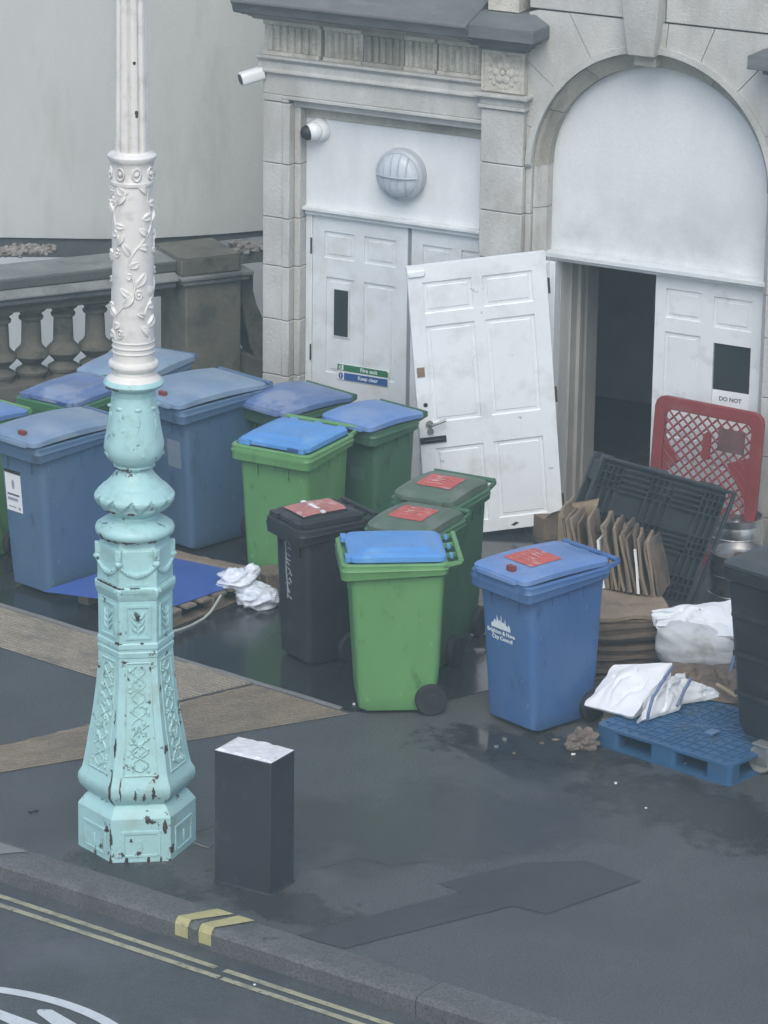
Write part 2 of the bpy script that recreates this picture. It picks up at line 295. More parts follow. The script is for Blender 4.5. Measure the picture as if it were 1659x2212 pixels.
# brown ribbed paving bands
def ribbed(name, pts, z, m, ang, pitch=0.035):
    u = Vector((math.cos(ang), math.sin(ang), 0)); n_ = Vector((-u.y, u.x, 0)); o = Vector((*pts[0], 0))
    P = [((Vector((*p, 0)) - o).dot(u), (Vector((*p, 0)) - o).dot(n_)) for p in pts]
    b = MB(); v0 = min(p[1] for p in P); v1 = max(p[1] for p in P); k = v0
    b.add([(p[0], p[1], 0) for p in P], [tuple(range(len(P)))])
    while k < v1 - 1e-6:
        c = k + pitch * 0.35
        xs = []
        for i in range(len(P)):
            a, c2 = P[i], P[(i + 1) % len(P)]
            if (a[1] - c) * (c2[1] - c) < 0: xs.append(a[0] + (c2[0] - a[0]) * (c - a[1]) / (c2[1] - a[1]))
        if len(xs) == 2:
            x0, x1 = min(xs) + 0.01, max(xs) - 0.01
            if x1 - x0 > 0.03:
                s0, s1 = c - pitch * 0.27, c + pitch * 0.27
                b.add([(x0, s0, 0.0005), (x1, s0, 0.0005), (x1, c - pitch * 0.12, 0.0045), (x0, c - pitch * 0.12, 0.0045), (x1, c + pitch * 0.12, 0.0045), (x0, c + pitch * 0.12, 0.0045), (x1, s1, 0.0005), (x0, s1, 0.0005)],
                      [(0, 1, 2, 3), (3, 2, 4, 5), (5, 4, 6, 7)])
        k += pitch
    o_ = b.build(name, m, matrix=Matrix.Translation((o.x, o.y, z)) @ Matrix.Rotation(ang, 4, 'Z'))
    return tag(o_, kind='structure')
ribbed('brown_paving_band', [(-3.02, 21.06), (-0.20, 22.49), (-0.806, 22.985), (-3.2, 21.2)], 0.004, M_brown, R(27))
ribbed('brown_paving_band', [(-4.5, 25.26), (-1.30, 22.655), (-0.82, 23.005), (-4.5, 25.965)], 0.004, M_brown2, R(-39))
# wet forecourt beyond the bands, with a raised edging strip
sheet('wet_forecourt', [(-4.5, 25.99), (-0.19, 22.53), (0.25, 22.62), (0.75, 23.0), (1.2, 25.6), (0.2, 28.4), (-0.45, 29.9), (-4.5, 27.95)], 0.005, M_wet)
b = MB(); d = (Vector((-0.19, 22.53, 0)) - Vector((-4.5, 25.99, 0))).normalized(); nn = Vector((-d.y, d.x, 0)); p0 = Vector((-4.5, 25.99, 0)); LL = 5.45
loops = []
for i in range(60):
    q = p0 + d * (LL * i / 59) + nn * 0.012 * nz(i * .3, 0); hh = 0.013 + 0.004 * nz(i * .5, 4)
    loops.append([q - nn * 0.012 + Vector((0, 0, 0.001)), q - nn * 0.008 + Vector((0, 0, hh)), q + nn * 0.014 + Vector((0, 0, hh)), q + nn * 0.02 + Vector((0, 0, 0.001))])
b.loft(loops, closed=False); tag(b.build('forecourt_edging', M_kerbl, smooth=True), kind='structure')
# trench reinstatement and cover frame lines
pt = [(640, 2022), (829, 1971), (994, 1927), (947, 1910), (1129, 1865), (1268, 1860), (1385, 1904), (1180, 1975), (1109, 1958), (829, 2028), (745, 2050)]
sheet('tarmac_patch', [G(*p) for p in pt], 0.004, M_patch)
def strip(a, c, wd, z, name, m, kind='structure'):
    a = Vector(a[:2] + (0,)) if isinstance(a, tuple) else Vector((a.x, a.y, 0)); c = Vector(c[:2] + (0,)) if isinstance(c, tuple) else Vector((c.x, c.y, 0))
    n_ = (c - a).normalized().orthogonal(); d_ = (c - a).normalized(); n_ = Vector((-d_.y, d_.x, 0)) * wd / 2
    return sheet(name, [a - n_, c - n_, c + n_, a + n_], z, m, kind)
strip(G(412, 1803), G(470, 1783), 0.012, 0.004, 'pavement_joint', M_patch)
strip(G(470, 1783), G(520, 1800), 0.012, 0.004, 'pavement_joint', M_patch)
strip(G(418, 1822), G(452, 1833), 0.02, 0.004, 'pavement_joint', M_kerbl)
strip(G(452, 1833), G(462, 1826), 0.012, 0.005, 'pavement_joint', M_patch)
strip(G(172, 1915), G(212, 1908), 0.02, 0.004, 'pavement_joint', M_kerbl)
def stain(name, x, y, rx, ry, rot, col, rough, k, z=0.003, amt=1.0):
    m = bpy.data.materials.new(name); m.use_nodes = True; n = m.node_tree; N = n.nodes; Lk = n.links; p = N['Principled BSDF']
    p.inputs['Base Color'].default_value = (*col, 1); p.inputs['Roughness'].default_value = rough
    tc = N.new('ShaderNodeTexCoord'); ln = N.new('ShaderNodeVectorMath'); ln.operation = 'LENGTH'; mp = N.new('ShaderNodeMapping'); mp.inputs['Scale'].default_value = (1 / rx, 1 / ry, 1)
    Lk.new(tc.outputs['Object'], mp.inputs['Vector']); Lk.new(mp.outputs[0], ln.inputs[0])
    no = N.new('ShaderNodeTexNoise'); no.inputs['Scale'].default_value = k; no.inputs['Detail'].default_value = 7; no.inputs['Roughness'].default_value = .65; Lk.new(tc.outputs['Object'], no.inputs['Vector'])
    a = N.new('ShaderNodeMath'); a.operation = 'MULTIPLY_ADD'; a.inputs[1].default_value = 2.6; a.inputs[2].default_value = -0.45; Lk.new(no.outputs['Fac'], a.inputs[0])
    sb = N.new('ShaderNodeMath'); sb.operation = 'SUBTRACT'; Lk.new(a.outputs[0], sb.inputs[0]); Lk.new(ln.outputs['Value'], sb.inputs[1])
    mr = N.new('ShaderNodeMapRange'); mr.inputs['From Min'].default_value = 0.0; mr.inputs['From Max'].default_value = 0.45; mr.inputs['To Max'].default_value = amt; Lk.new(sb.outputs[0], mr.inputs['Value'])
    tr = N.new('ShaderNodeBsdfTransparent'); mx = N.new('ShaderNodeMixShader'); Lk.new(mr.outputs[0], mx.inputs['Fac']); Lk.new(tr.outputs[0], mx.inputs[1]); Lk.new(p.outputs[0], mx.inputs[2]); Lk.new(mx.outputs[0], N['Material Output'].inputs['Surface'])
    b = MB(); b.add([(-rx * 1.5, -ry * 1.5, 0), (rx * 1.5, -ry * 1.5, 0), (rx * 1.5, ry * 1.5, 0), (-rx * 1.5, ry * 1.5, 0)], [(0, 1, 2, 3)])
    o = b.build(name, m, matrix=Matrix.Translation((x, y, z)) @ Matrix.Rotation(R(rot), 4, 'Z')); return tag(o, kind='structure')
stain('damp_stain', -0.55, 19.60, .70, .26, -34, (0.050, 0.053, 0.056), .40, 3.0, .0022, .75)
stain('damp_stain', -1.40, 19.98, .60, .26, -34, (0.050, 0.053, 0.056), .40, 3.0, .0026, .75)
stain('damp_stain', 1.95, 20.95, 1.3, .50, -38, (0.045, 0.047, 0.049), .38, 5.5, .0030, .7)
stain('damp_stain', 0.95, 21.95, .9, .35, -15, (0.040, 0.042, 0.043), .32, 6, .0034, .8)
stain('damp_stain', 0.25, 20.75, 1.6, .8, 15, (0.085, 0.091, 0.094), .24, 1.2, .0012, .5)
stain('puddle', 0.66, 22.05, .16, .45, 35, (0.030, 0.032, 0.034), .08, 5.0, .0048, .9)
def crack(pts, wd=.007):
    b = MB(); P = [Vector((*p, 0)) for p in pts]; Q = []
    for a_, c_ in zip(P, P[1:]):
        for k in range(10): q = a_ + (c_ - a_) * k / 10; Q.append(q + Vector((.02 * nz(q.x * 9, q.y * 9), .02 * nz(q.y * 9, q.x * 9 + 4), 0)))
    Q.append(P[-1]); vs = []
    for i, q in enumerate(Q):
        d_ = (Q[min(i + 1, len(Q) - 1)] - Q[max(i - 1, 0)]).normalized(); n_ = Vector((-d_.y, d_.x, 0)) * wd * (.35 + .5 * abs(nz(i * .6, pts[0][0])) + .1) * (.15 if i in (0, len(Q) - 1) else 1); vs += [q - n_ + Vector((0, 0, .0049)), q + n_ + Vector((0, 0, .0049))]
    b.add(vs, [(2 * i, 2 * i + 2, 2 * i + 3, 2 * i + 1) for i in range(len(Q) - 1)]); tag(b.build('pavement_crack', M_patch), kind='structure')
crack([(-0.38, 20.05), (-0.1, 20.22), (0.05, 20.12), (0.3, 20.2)]); 
# double yellow line
yl = MB()
for d0 in (-0.155, -0.245):
    for (t0, t1) in ((-30, 0.24), (0.30, 30)) if d0 > -0.2 else ((-30, 0.33), (0.35, 30)):
        n_ = 40 if t1 > 0 else 40; top = []
        P = []
        for i in range(n_ + 1):
            tt = t0 + (t1 - t0) * i / n_; P.append((tt, 0.004 * nz(tt, d0 * 50)))
        vs = []
        for tt, w_ in P: vs += [KP(tt, d0 - 0.021 + w_, -0.111), KP(tt, d0 + 0.021 + w_, -0.111)]
        yl.add(vs, [(2 * i, 2 * i + 2, 2 * i + 3, 2 * i + 1) for i in range(n_)])
tag(yl.build('yellow_road_lines', M_yel), kind='structure')
# yellow kerb blips (top and face of the kerb)
yb = MB()
def kt(u, v, z=0.0):
    p = G(u, v, z) - KQ; return p.dot(KU), p.dot(KN)
for (a, bq, c, dq) in (((372, 1991), (398, 2001), (482, 1979), (440, 1970)), ((420, 2009), (449, 2017), (534, 1995), (478, 1986))):
    ta, tb = kt(*a)[0], kt(*bq)[0]; tc_, dc_ = kt(*c, .01); td, dd_ = kt(*dq, .01); sh_ = ((tc_ - tb) * (.208 / (dc_ - .024)) + (td - ta) * (.208 / (dd_ - .024))) / 2; tc_ = tb + sh_ + .012; td = ta + sh_ - .012; dc_ = dd_ = .232
    yb.add([KP(ta, 0.024, 0.0165), KP(tb, 0.024, 0.0165), KP(tc_, dc_, 0.0150), KP(td, dd_, 0.0150)], [(0, 1, 2, 3)])
    yb.add([KP(ta, -0.0075, -0.085), KP(tb, -0.0075, -0.085), KP(tb, -0.0075, -0.018), KP(ta, -0.0075, -0.018)], [(0, 1, 2, 3)])
    yb.add([KP(ta, -0.0075, -0.018), KP(tb, -0.0075, -0.018), KP(tb, 0.006, 0.005), KP(ta, 0.006, 0.005)], [(0, 1, 2, 3)])
    yb.add([KP(ta, 0.006, 0.005), KP(tb, 0.006, 0.005), KP(tb, 0.024, 0.0165), KP(ta, 0.024, 0.0165)], [(0, 1, 2, 3)])
tag(yb.build('yellow_kerb_marks', M_yel2), kind='structure')
# white painted roundel on the road (its edge shows)
wb = MB(); cx, cy = -2.29, 17.54; n_ = 96; vs = []
for i in range(n_):
    a = 2 * math.pi * i / n_; vs += [(cx + 1.13 * math.cos(a), cy + 1.13 * math.sin(a), -0.111), (cx + 1.20 * math.cos(a), cy + 1.20 * math.sin(a), -0.111)]
wb.add(vs, [(2 * i, 2 * i + 1, (2 * i + 3) % (2 * n_), (2 * i + 2) % (2 * n_)) for i in range(n_)])
for poly in ([(79, 2184), (84, 2180), (112, 2181), (215, 2240), (150, 2240), (82, 2190)], [(-60, 2150), (0, 2181), (120, 2225), (70, 2235), (0, 2202), (-60, 2175)]):
    q = [G(u, v, -0.111) for u, v in poly]; wb.add(q, [tuple(range(len(q)))])
tag(wb.build('white_road_marking', M_rwhite), kind='structure')

# ------------------------------------------------------------------ grey rendered wall behind
WZ = 0.85
_w = [G(u, v, WZ) for u, v in ((0, 513), (110, 514.5), (220, 516), (320, 514.8), (410, 510), (490, 504.5), (575, 497))]
_l = _w[0] - (_w[1] - _w[0]) * 8; _r = _w[-1] + (_w[-1] - _w[-2]) * 8
WP = [(_l.x, _l.y)] + [(p.x, p.y) for p in _w] + [(_r.x, _r.y)]
gw = thing('rendered_wall', 'tall smooth pale grey wall rising behind the balustrade, bottom edge dark', 'wall', (WP[2][0], WP[2][1], 0))
def wallstrip(name, z0, z1, off, m, th=0.2, bev=0.0):
    b = MB(); P = [Vector((x - WP[2][0], y - WP[2][1] + off, 0)) for x, y in WP]
    L0 = [[(p.x, p.y, z0), (p.x, p.y, z1), (p.x, p.y + th, z1), (p.x, p.y + th, z0)] for p in P]
    b.loft(L0); return b.build(name, m, gw, smooth=True, angle=50)
wallstrip('upper_wall', WZ, 7.5, 0, M_render)
wallstrip('flashing', WZ - 0.17, WZ - 0.002, 0.03, M_copd)
wallstrip('lower_wall', -0.12, WZ - 0.172, 0.02, M_renderl)
sheet('lower_path', [(-12, 25), (-0.4, 30.4), (0.5, 33.5), (-12, 33)], -0.108, M_renderl)

# ------------------------------------------------------------------ balustrade
BA = R(26.5)
bal = thing('stone_balustrade', 'dark weathered stone balustrade with bulbous balusters ending in a square pier beside the doorway', 'balustrade', (-2.97, 28.87, 0), BA)
b = MB(); b.box(-2.5, 1.47, -0.02, 0.42, 1.0, 1.08); b.build('coping', M_copd, bal, bevel=0.012)
b = MB(); b.box(-2.5, 1.47, 0.0, 0.40, 1.0795, 1.087); b.build('coping_top', M_cop, bal)
b = MB(); b.prismx([(-0.02, 0.87), (-0.045, 0.89), (-0.045, 0.915), (-0.10, 0.945), (-0.10, 0.955), (-0.03, 0.9995), (0.38, 0.9995), (0.38, 0.87)], -2.5, 1.45); b.build('rail', M_cop, bal)
b = MB(); b.box(-2.5, 1.47, 0.04, 0.36, 0.80, 0.8695); b.build('rail_underside', M_bal, bal)
b = MB(); b.box(-2.5, 1.47, 0.0, 0.38, -0.02, 0.22); b.build('plinth', M_bal, bal, bevel=0.01)
prof = [(0.088, 0.22), (0.088, 0.255), (0.10, 0.26), (0.105, 0.285), (0.07, 0.31), (0.058, 0.335), (0.085, 0.37), (0.112, 0.405), (0.108, 0.435), (0.075, 0.475), (0.066, 0.50), (0.062, 0.66), (0.060, 0.69), (0.078, 0.70), (0.080, 0.715), (0.064, 0.725), (0.075, 0.755), (0.095, 0.77), (0.095, 0.81)]
for i in range(14):
    x = -2.36 + i * 0.268
    b = MB(); n = 16
    loops = [[(x + 1.22 * r * (1 + 0.10 * abs(math.cos(2 * (2 * math.pi * k / n))) ** 3) * math.cos(2 * math.pi * k / n + .39), 0.19 + 1.22 * r * (1 + 0.10 * abs(math.cos(2 * (2 * math.pi * k / n))) ** 3) * math.sin(2 * math.pi * k / n + .39), z - .001) for k in range(n)] for r, z in prof]
    b.loft(loops); b.build('baluster', M_bal, bal, smooth=True, angle=50)
px0, px1 = 1.47, 2.02
b = MB(); b.box(px0 + 0.04, px1 - 0.03, -0.09, 0.42, -0.02, 0.97); b.build('pier', M_pier, bal, bevel=0.015)
b = MB()
b.prism([(px0 - 0.01, -0.14), (px1 + 0.06, -0.14), (px1 + 0.06, 0.5), (px0 - 0.01, 0.5)], 0.94, 0.975)
b.prism([(px0 + 0.01, -0.12), (px1 + 0.03, -0.12), (px1 + 0.03, 0.5), (px0 + 0.01, 0.5)], 0.90, 0.9395)
b.build('pier_moulding', M_cop, bal, bevel=0.01)
b = MB(); b.box(px0, px1 - 0.04, -0.10, 0.46, 0.9755, 1.11); b.build('pier_cap', M_bal, bal, bevel=0.012)
b = MB(); b.box(px0 + .004, px1 - 0.044, -0.096, 0.456, 1.1105, 1.118); b.build('pier_cap_top', M_pier, bal)
sc_o = [(2.02, 0.94), (2.13, 0.94), (2.13, 0.78), (2.16, 0.66), (2.21, 0.55), (2.28, 0.46), (2.33, 0.42), (2.33, 0.10), (2.24, 0.14), (2.15, 0.22), (2.10, 0.34), (2.06, 0.52), (2.02, 0.68)]
b = MB(); b.prismy(list(reversed(sc_o)), -0.02, 0.24); b.build('scroll_console', M_bal, bal, bevel=0.015)
b = MB(); b.prismy([(2.0, 0.0), (2.36, 0.0), (2.36, .14), (2.0, .3)], -0.04, 0.26); b.build('console_base', M_bal, bal, bevel=0.015)
b = MB(); b.box(px1 + .062, 3.3, 0.35, 0.70, 0.90, 1.02); b.build('rear_coping', M_cop, bal, bevel=0.01)
# ledge and pebbles between balustrade and wall
sheet('gravel_ledge', [(-5.8, 27.85), (-0.55, 30.45), (-0.73, 30.82), (-5.98, 28.22)], 1.0, M_cop)
random.seed(5); b = MB()
for i in range(330):
    if i < 240:
        u = random.uniform(-30, 118) ; v = random.gauss(550 - 0.05 * u, 4.5)
    else:
        u = random.uniform(500, 575); v = random.gauss(541, 4.5)
    p = G(u, v, 1.0); r = random.uniform(0.012, 0.028)
    s_ = random.random() * 9
    b.ell((p.x, p.y, 1.0 + r * .6 + max(0, random.gauss(.01, .012))), (r * random.uniform(.8, 1.5), r, r * .8), 7, 5, f=lambda d: 1 + 0.25 * nz(d.x * 2 + s_, d.y * 2, d.z * 2))
tag(b.build('pebbles', M_gravel, smooth=True, angle=60), kind='stuff', label='loose pale pebbles lying on the ledge behind the balustrade', cat='pebbles')

# ------------------------------------------------------------------ stone building
FM = Matrix.Translation(B0) @ Matrix.Rotation(FA, 4, 'Z')
bl = thing('stone_building', 'pale stone building with fluted frieze, white double doors and a boarded arch over a doorway', 'building', M=FM)
WR = 0.20                                                   # recess depth of doors
SP = (0.615, 2.60, 0.895)                                    # arch centre x, centre z, radius
L0x = -2.43
XR = 1.545                                                  # right jamb face of the arched opening
def blocks(b, x0, x1, y0, y1, z0, z1, courses, splits=None, g=0.0025):
    zs = [z0] + courses + [z1]
    for i in range(len(zs) - 1):
        xs = [x0] + (splits[i] if splits else []) + [x1]
        for k in range(len(xs) - 1): b.box(xs[k] + (g if k else 0), xs[k + 1] - (g if k < len(xs) - 2 else 0), y0, y1, zs[i] + g, zs[i + 1] - g)
# left jamb (blocks) and mortar core
b = MB(); blocks(b, L0x, -2.265, 0, 0.35, 0, 2.83, [0.36, 0.80, 1.22, 1.62, 1.98, 2.38]); blocks(b, -2.2645, -2.205, -0.012, 0.345, 0, 2.83, [0.36, 0.80, 1.22, 1.62, 1.98, 2.38])
blocks(b, -2.2045, -2.155, 0.06, 0.345, 0, 2.83, [0.36, 0.80, 1.22, 1.62, 1.98, 2.38])
b.build('door_jamb', M_stone, bl, bevel=0.006)
b = MB(); b.box(L0x + .01, -2.21, 0.012, 0.34, 0, 2.83); b.box(-2.2095, -2.165, 0.072, 0.34, 0, 2.83); b.build('jamb_core', M_joint, bl)
b = MB(); b.box(L0x, L0x + .3, 0.351, 6, 0, 5.2); b.build('side_wall', M_stone, bl)
# lintel with stepped architrave above left doors
b = MB(); b.box(L0x, -0.66, 0, 0.35, 2.885, 3.045); b.box(L0x, -2.275, 0, .35, 2.8345, 2.8845); b.build('lintel', M_stone, bl, bevel=0.006)
b = MB(); b.box(-2.2745, -0.66, -0.012, 0.346, 2.858, 2.884); b.box(-2.215, -0.66, 0.05, 0.346, 2.8, 2.8575); b.box(-2.2745, -2.2155, -0.012, .346, 2.8345, 2.8575)
b.build('architrave', M_stone, bl, bevel=0.005)
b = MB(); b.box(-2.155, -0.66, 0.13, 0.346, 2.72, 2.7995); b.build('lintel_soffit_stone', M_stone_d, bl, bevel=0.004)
# frieze band and mouldings
b = MB()
b.prismx([(0.35, 3.046), (-0.035, 3.046), (-0.035, 3.06), (-0.02, 3.075), (-0.02, 3.12), (-0.035, 3.14), (-0.05, 3.15), (-0.05, 3.168), (0.35, 3.168)][::-1], L0x - 0.03, -0.66)
b.build('architrave_moulding', M_stone, bl, bevel=0.003)
fr = [(L0x, -1.97, 0), (-1.94, -1.63, 0), (-1.625, -1.30, 1), (-1.295, -1.045, 0), (-1.03, -0.66, 0)]
for k, (x0, x1, dk) in enumerate(fr):
    b = MB(); b.box(x0, x1, 0.02, 0.3, 3.169, 3.42)
    nf = max(4, round((x1 - x0 - 0.05) / 0.056)); wdt = (x1 - x0 - 0.05) / nf
    for i in range(nf):
        xa = x0 + 0.025 + i * wdt
        b.loft([[(xa + wdt * .06, 0.021, z), (xa + wdt * .16, 0.004, z), (xa + wdt * .5, -0.010, z), (xa + wdt * .80, 0.004, z), (xa + wdt * .88, 0.021, z)] for z in (3.20, 3.385)])
    b.box(x0, x1, -0.006, 0.02, 3.169, 3.198); b.box(x0, x1, -0.006, 0.02, 3.388, 3.42)
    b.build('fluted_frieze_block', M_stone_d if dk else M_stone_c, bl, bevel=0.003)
b = MB(); b.box(L0x, -0.66, 0.045, 0.29, 3.17, 3.42); b.build('frieze_core', M_joint, bl)
# cornice
b = MB(); b.prismx([(0.35, 3.421), (-0.03, 3.421), (-0.05, 3.44), (-0.10, 3.452), (-0.12, 3.475), (-0.20, 3.480), (-0.21, 3.4955), (0.35, 3.4955)][::-1], L0x - 0.07, -0.66)
b.build('bed_moulding', M_stone_d, bl, bevel=0.004)
b = MB(); b.prismx([(0.35, 3.496), (-0.24, 3.496), (-0.26, 3.506), (-0.28, 3.56), (-0.30, 3.58), (-0.30, 3.60), (0.10, 3.74), (0.35, 3.74)][::-1], L0x - 0.10, -0.66)
b.build('cornice', M_lead, bl, bevel=0.004)
b = MB(); b.box(L0x, 4.0, 0.12, 0.7, 3.741, 5.4); b.build('upper_wall', M_stone, bl)
# pilaster between the bays
b = MB(); PX0, PX1 = -0.655, -0.325
blocks(b, PX0, PX1, -0.05, 0.345, 0, 2.985, [0.34, 0.78, 1.20, 1.62, 1.92, 2.26, 2.60], g=0.0025)
b.build('pilaster', M_stone, bl, bevel=0.007)
b = MB(); b.box(PX0 + .01, PX1 - .01, -0.038, 0.34, 0, 3.40); b.build('pilaster_core', M_joint, bl)
b = MB(); b.box(PX0 - 0.018, PX1 + 0.018, -0.072, 0.2, 2.99, 3.015); b.box(PX0 - .006, PX1 + .006, -0.060, .2, 3.0155, 3.06); b.box(PX0 - 0.025, PX1 + 0.025, -0.082, 0.2, 3.0605, 3.075); b.box(PX0 - 0.045, PX1 + 0.045, -0.105, 0.2, 3.0755, 3.10)
b.build('pilaster_capital', M_stone, bl, bevel=0.004)
b = MB(); b.box(PX0, PX1, -0.05, 0.345, 3.103, 3.40)
cxr, czr = (PX0 + PX1) / 2, 3.25
b.box(PX0, PX0 + .02, -0.062, -0.05, 3.11, 3.395); b.box(PX1 - .02, PX1, -0.062, -0.05, 3.11, 3.395); b.box(PX0 + .0205, PX1 - .0205, -0.062, -0.05, 3.11, 3.13); b.box(PX0 + .0205, PX1 - .0205, -0.062, -0.05, 3.375, 3.395)
for i in range(6):
    a = i * math.pi / 3; b.ell((cxr + 0.052 * math.cos(a), -0.052, czr + 0.052 * math.sin(a)), (0.034, 0.018, 0.034), 8, 6)
b.ell((cxr, -0.055, czr), (0.022, 0.022, 0.022), 8, 6)
for i in range(14):
    a = i * 2 * math.pi / 14; b.ell((cxr + 0.108 * math.cos(a), -0.052, czr + 0.108 * math.sin(a)), (0.016, 0.012, 0.016), 6, 5)
b.build('rosette_block', M_stone_c, bl, bevel=0.003)
def capcornice(x0, x1, name='pilaster_cornice'):
    b = MB()
    for (z0, z1, o) in ((3.402, 3.43, 0.02), (3.4305, 3.47, 0.07), (3.4705, 3.51, 0.13), (3.5105, 3.60, 0.21)):
        b.box(x0 - o, x1 + o * 0.75, -0.05 - o, 0.3, z0, z1)
    o = 0.21; b.loft([[(x0 - o, -0.05 - o, 3.6005), (x1 + o * .75, -0.05 - o, 3.6005), (x1 + o * .75, 0.3, 3.6005), (x0 - o, 0.3, 3.6005)], [(x0 - .05, -0.08, 3.665), (x1 + .05, -0.08, 3.665), (x1 + .05, 0.3, 3.665), (x0 - .05, 0.3, 3.665)]])
    b.build(name, M_lead, bl, bevel=0.005)
capcornice(PX0, PX1)
b = MB(); b.box(PX0 + .03, PX1 - .06, -0.04, 0.3, 3.67, 5.2); b.build('upper_pilaster', M_stone_c, bl, bevel=0.006)
# arch wall : blocks radiating round the arch
acx, acz, ar = SP
def arcpt(r, a): return (acx + r * math.cos(a), acz + r * math.sin(a))
b = MB(); g = 0.004
LX, RX, TZ = PX1 + 0.001, XR + 0.0, 3.70
XL2, XR2 = PX1 + 0.001, 2.0
def ray_rect(a):          # where a ray from the centre leaves the spandrel rectangle
    dx, dz = math.cos(a), math.sin(a); ts = []
    if dx > 1e-6: ts.append((XR2 - acx) / dx)
    if dx < -1e-6: ts.append((XL2 - acx) / dx)
    if dz > 1e-6: ts.append((TZ - acz) / dz)
    return min(ts)
vo = [R(x) for x in (0, 26, 48, 68, 84.5, 98, 120, 142, 163, 180)]
vmat = MB()
for i in range(len(vo) - 1):
    a0, a1 = vo[i] + 0.0025, vo[i + 1] - 0.0025
    n = 8; inner = [arcpt(ar, a0 + (a1 - a0) * k / n) for k in range(n + 1)]
    outer = []
    for k in range(n + 1):
        a = a1 + (a0 - a1) * k / n; t_ = ray_rect(a); outer.append((acx + t_ * math.cos(a), acz + t_ * math.sin(a)))
    # include rectangle corners
    pts = inner[::-1] + outer[::-1]
    n2 = len(pts)
    vs = [(x, 0.0, z) for x, z in pts] + [(x, 0.34, z) for x, z in pts]
    fs = []
    for k in range(n):
        i0, i1, o0, o1 = k, k + 1, n2 - 1 - k, n2 - 2 - k
        fs.append((i0, i1, o1, o0)); fs.append((n2 + i1, n2 + i0, n2 + o0, n2 + o1))
    for k in range(n2): fs.append((k, n2 + k, n2 + (k + 1) % n2, (k + 1) % n2))
    vmat.add(vs, fs)
vmat.build('arch_voussoirs', M_stone, bl)
# masonry filling corners left out by the ray mesh + mortar core
b = MB(); b.box(XL2, XR2, 0.345, 0.5, 3.4, 5.2); b.build('spandrel_core', M_joint, bl)
b = MB(); b.box(XL2 + 0.001, 0.40, 0.0, 0.3, 3.712, 5.2); b.box(0.408, 0.69, 0.0, .3, 3.712, 5.2); b.box(0.698, XR2, 0.0, 0.3, 3.712, 5.2); b.build('wall_course', M_stone, bl, bevel=0.005)
# jamb sides of the arch below springing
b = MB(); blocks(b, XL2, acx - ar, 0.0, 0.34, 0, acz, [0.34, 0.78, 1.20, 1.62, 1.92, 2.26], g=0.0025); b.build('arch_jamb', M_stone, bl, bevel=0.005); b = MB(); blocks(b, acx + ar, XR2, 0.0, 0.34, 0, acz, [0.34, 0.78, 1.20, 1.62, 1.92, 2.26], g=0.0025)
b.build('arch_jamb', M_stone, bl, bevel=0.005)
def arcring(b, r0, r1, y0, y1, zlow, n=48):
    pts = [(-1, zlow)] + [(k, None) for k in range(n + 1)]
    L = []
    for k in range(-1, n + 2):
        if k == -1: i_, o_ = (acx + r0, zlow), (acx + r1, zlow)
        elif k == n + 1: i_, o_ = (acx - r0, zlow), (acx - r1, zlow)
        else: a = math.pi * k / n; i_, o_ = arcpt(r0, a), arcpt(r1, a)
        L.append([(i_[0], y0, i_[1]), (o_[0], y0, o_[1]), (o_[0], y1, o_[1]), (i_[0], y1, i_[1])])
    b.loft(L)
b = MB(); arcring(b, ar - 0.003, ar + 0.042, -0.022, 0.0, 2.62); b.build('hood_moulding', M_stone, bl, smooth=True)
for (a0, a1) in ((0, 24), (24.4, 60), (60.4, 100), (100.4, 125), (125.4, 152), (152.4, 180)):
    b = MB(); n = 10; L = []
    for k in range(n + 1):
        a = R(a0 + (a1 - a0) * k / n)
        of = .075 + .05 * math.sin(a) ** 2; sec = [(ar - 0.004, 0.03), (ar - 0.004, 0.20), (ar - of, 0.20), (ar - of, 0.12), (ar - of * .55, 0.085), (ar - 0.03, 0.045)]
        L.append([(acx + r_ * math.cos(a), y_, acz + r_ * math.sin(a)) for r_, y_ in sec])
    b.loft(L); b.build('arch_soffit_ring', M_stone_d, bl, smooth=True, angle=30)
for sx in (-1, 1):
    b = MB(); sec = [(ar - 0.004, 0.03), (ar - 0.004, 0.20), (ar - 0.07, 0.20), (ar - 0.07, 0.12), (ar - 0.04, 0.085), (ar - 0.02, 0.045)]
    for (z0, z1) in ((2.303, 2.617), (1.90, 2.297), (1.4, 1.894), (0.9, 1.394), (0, 0.894)):
        b.loft([[(acx + sx * r_, y_, z) for r_, y_ in (sec if sx < 0 else sec[::-1])] for z in (z0, z1)])
    b.build('jamb_moulding', M_stone, bl)
# keystone
b = MB(); b.loft([[(0.455, -0.08, 3.475), (0.655, -0.08, 3.475), (0.655, 0.1, 3.475), (0.455, 0.1, 3.475)], [(0.425, -0.11, 3.75), (0.685, -0.11, 3.75), (0.685, 0.1, 3.75), (0.425, 0.1, 3.75)], [(0.41, -0.12, 4.1), (0.70, -0.12, 4.1), (0.70, 0.1, 4.1), (0.41, 0.1, 4.1)]])
b.build('keystone', M_stone, bl, bevel=0.008)
b = MB(); b.box(0.475, 0.64, -0.01, 0.2, 3.395, 3.472); b.build('keystone_foot', M_stone_d, bl, bevel=0.005)
# right pilaster
b = MB(); blocks(b, 1.62, 1.95, -0.05, -0.001, 0, 2.985, [0.34, 0.78, 1.20, 1.62, 1.92, 2.26, 2.60]); b.build('right_pilaster', M_stone, bl, bevel=0.006)
b = MB(); b.box(1.62, 1.95, -0.05, -.001, 2.99, 3.40); b.build('pilaster_block', M_stone_c, bl, bevel=0.006)
capcornice(1.62, 1.95)
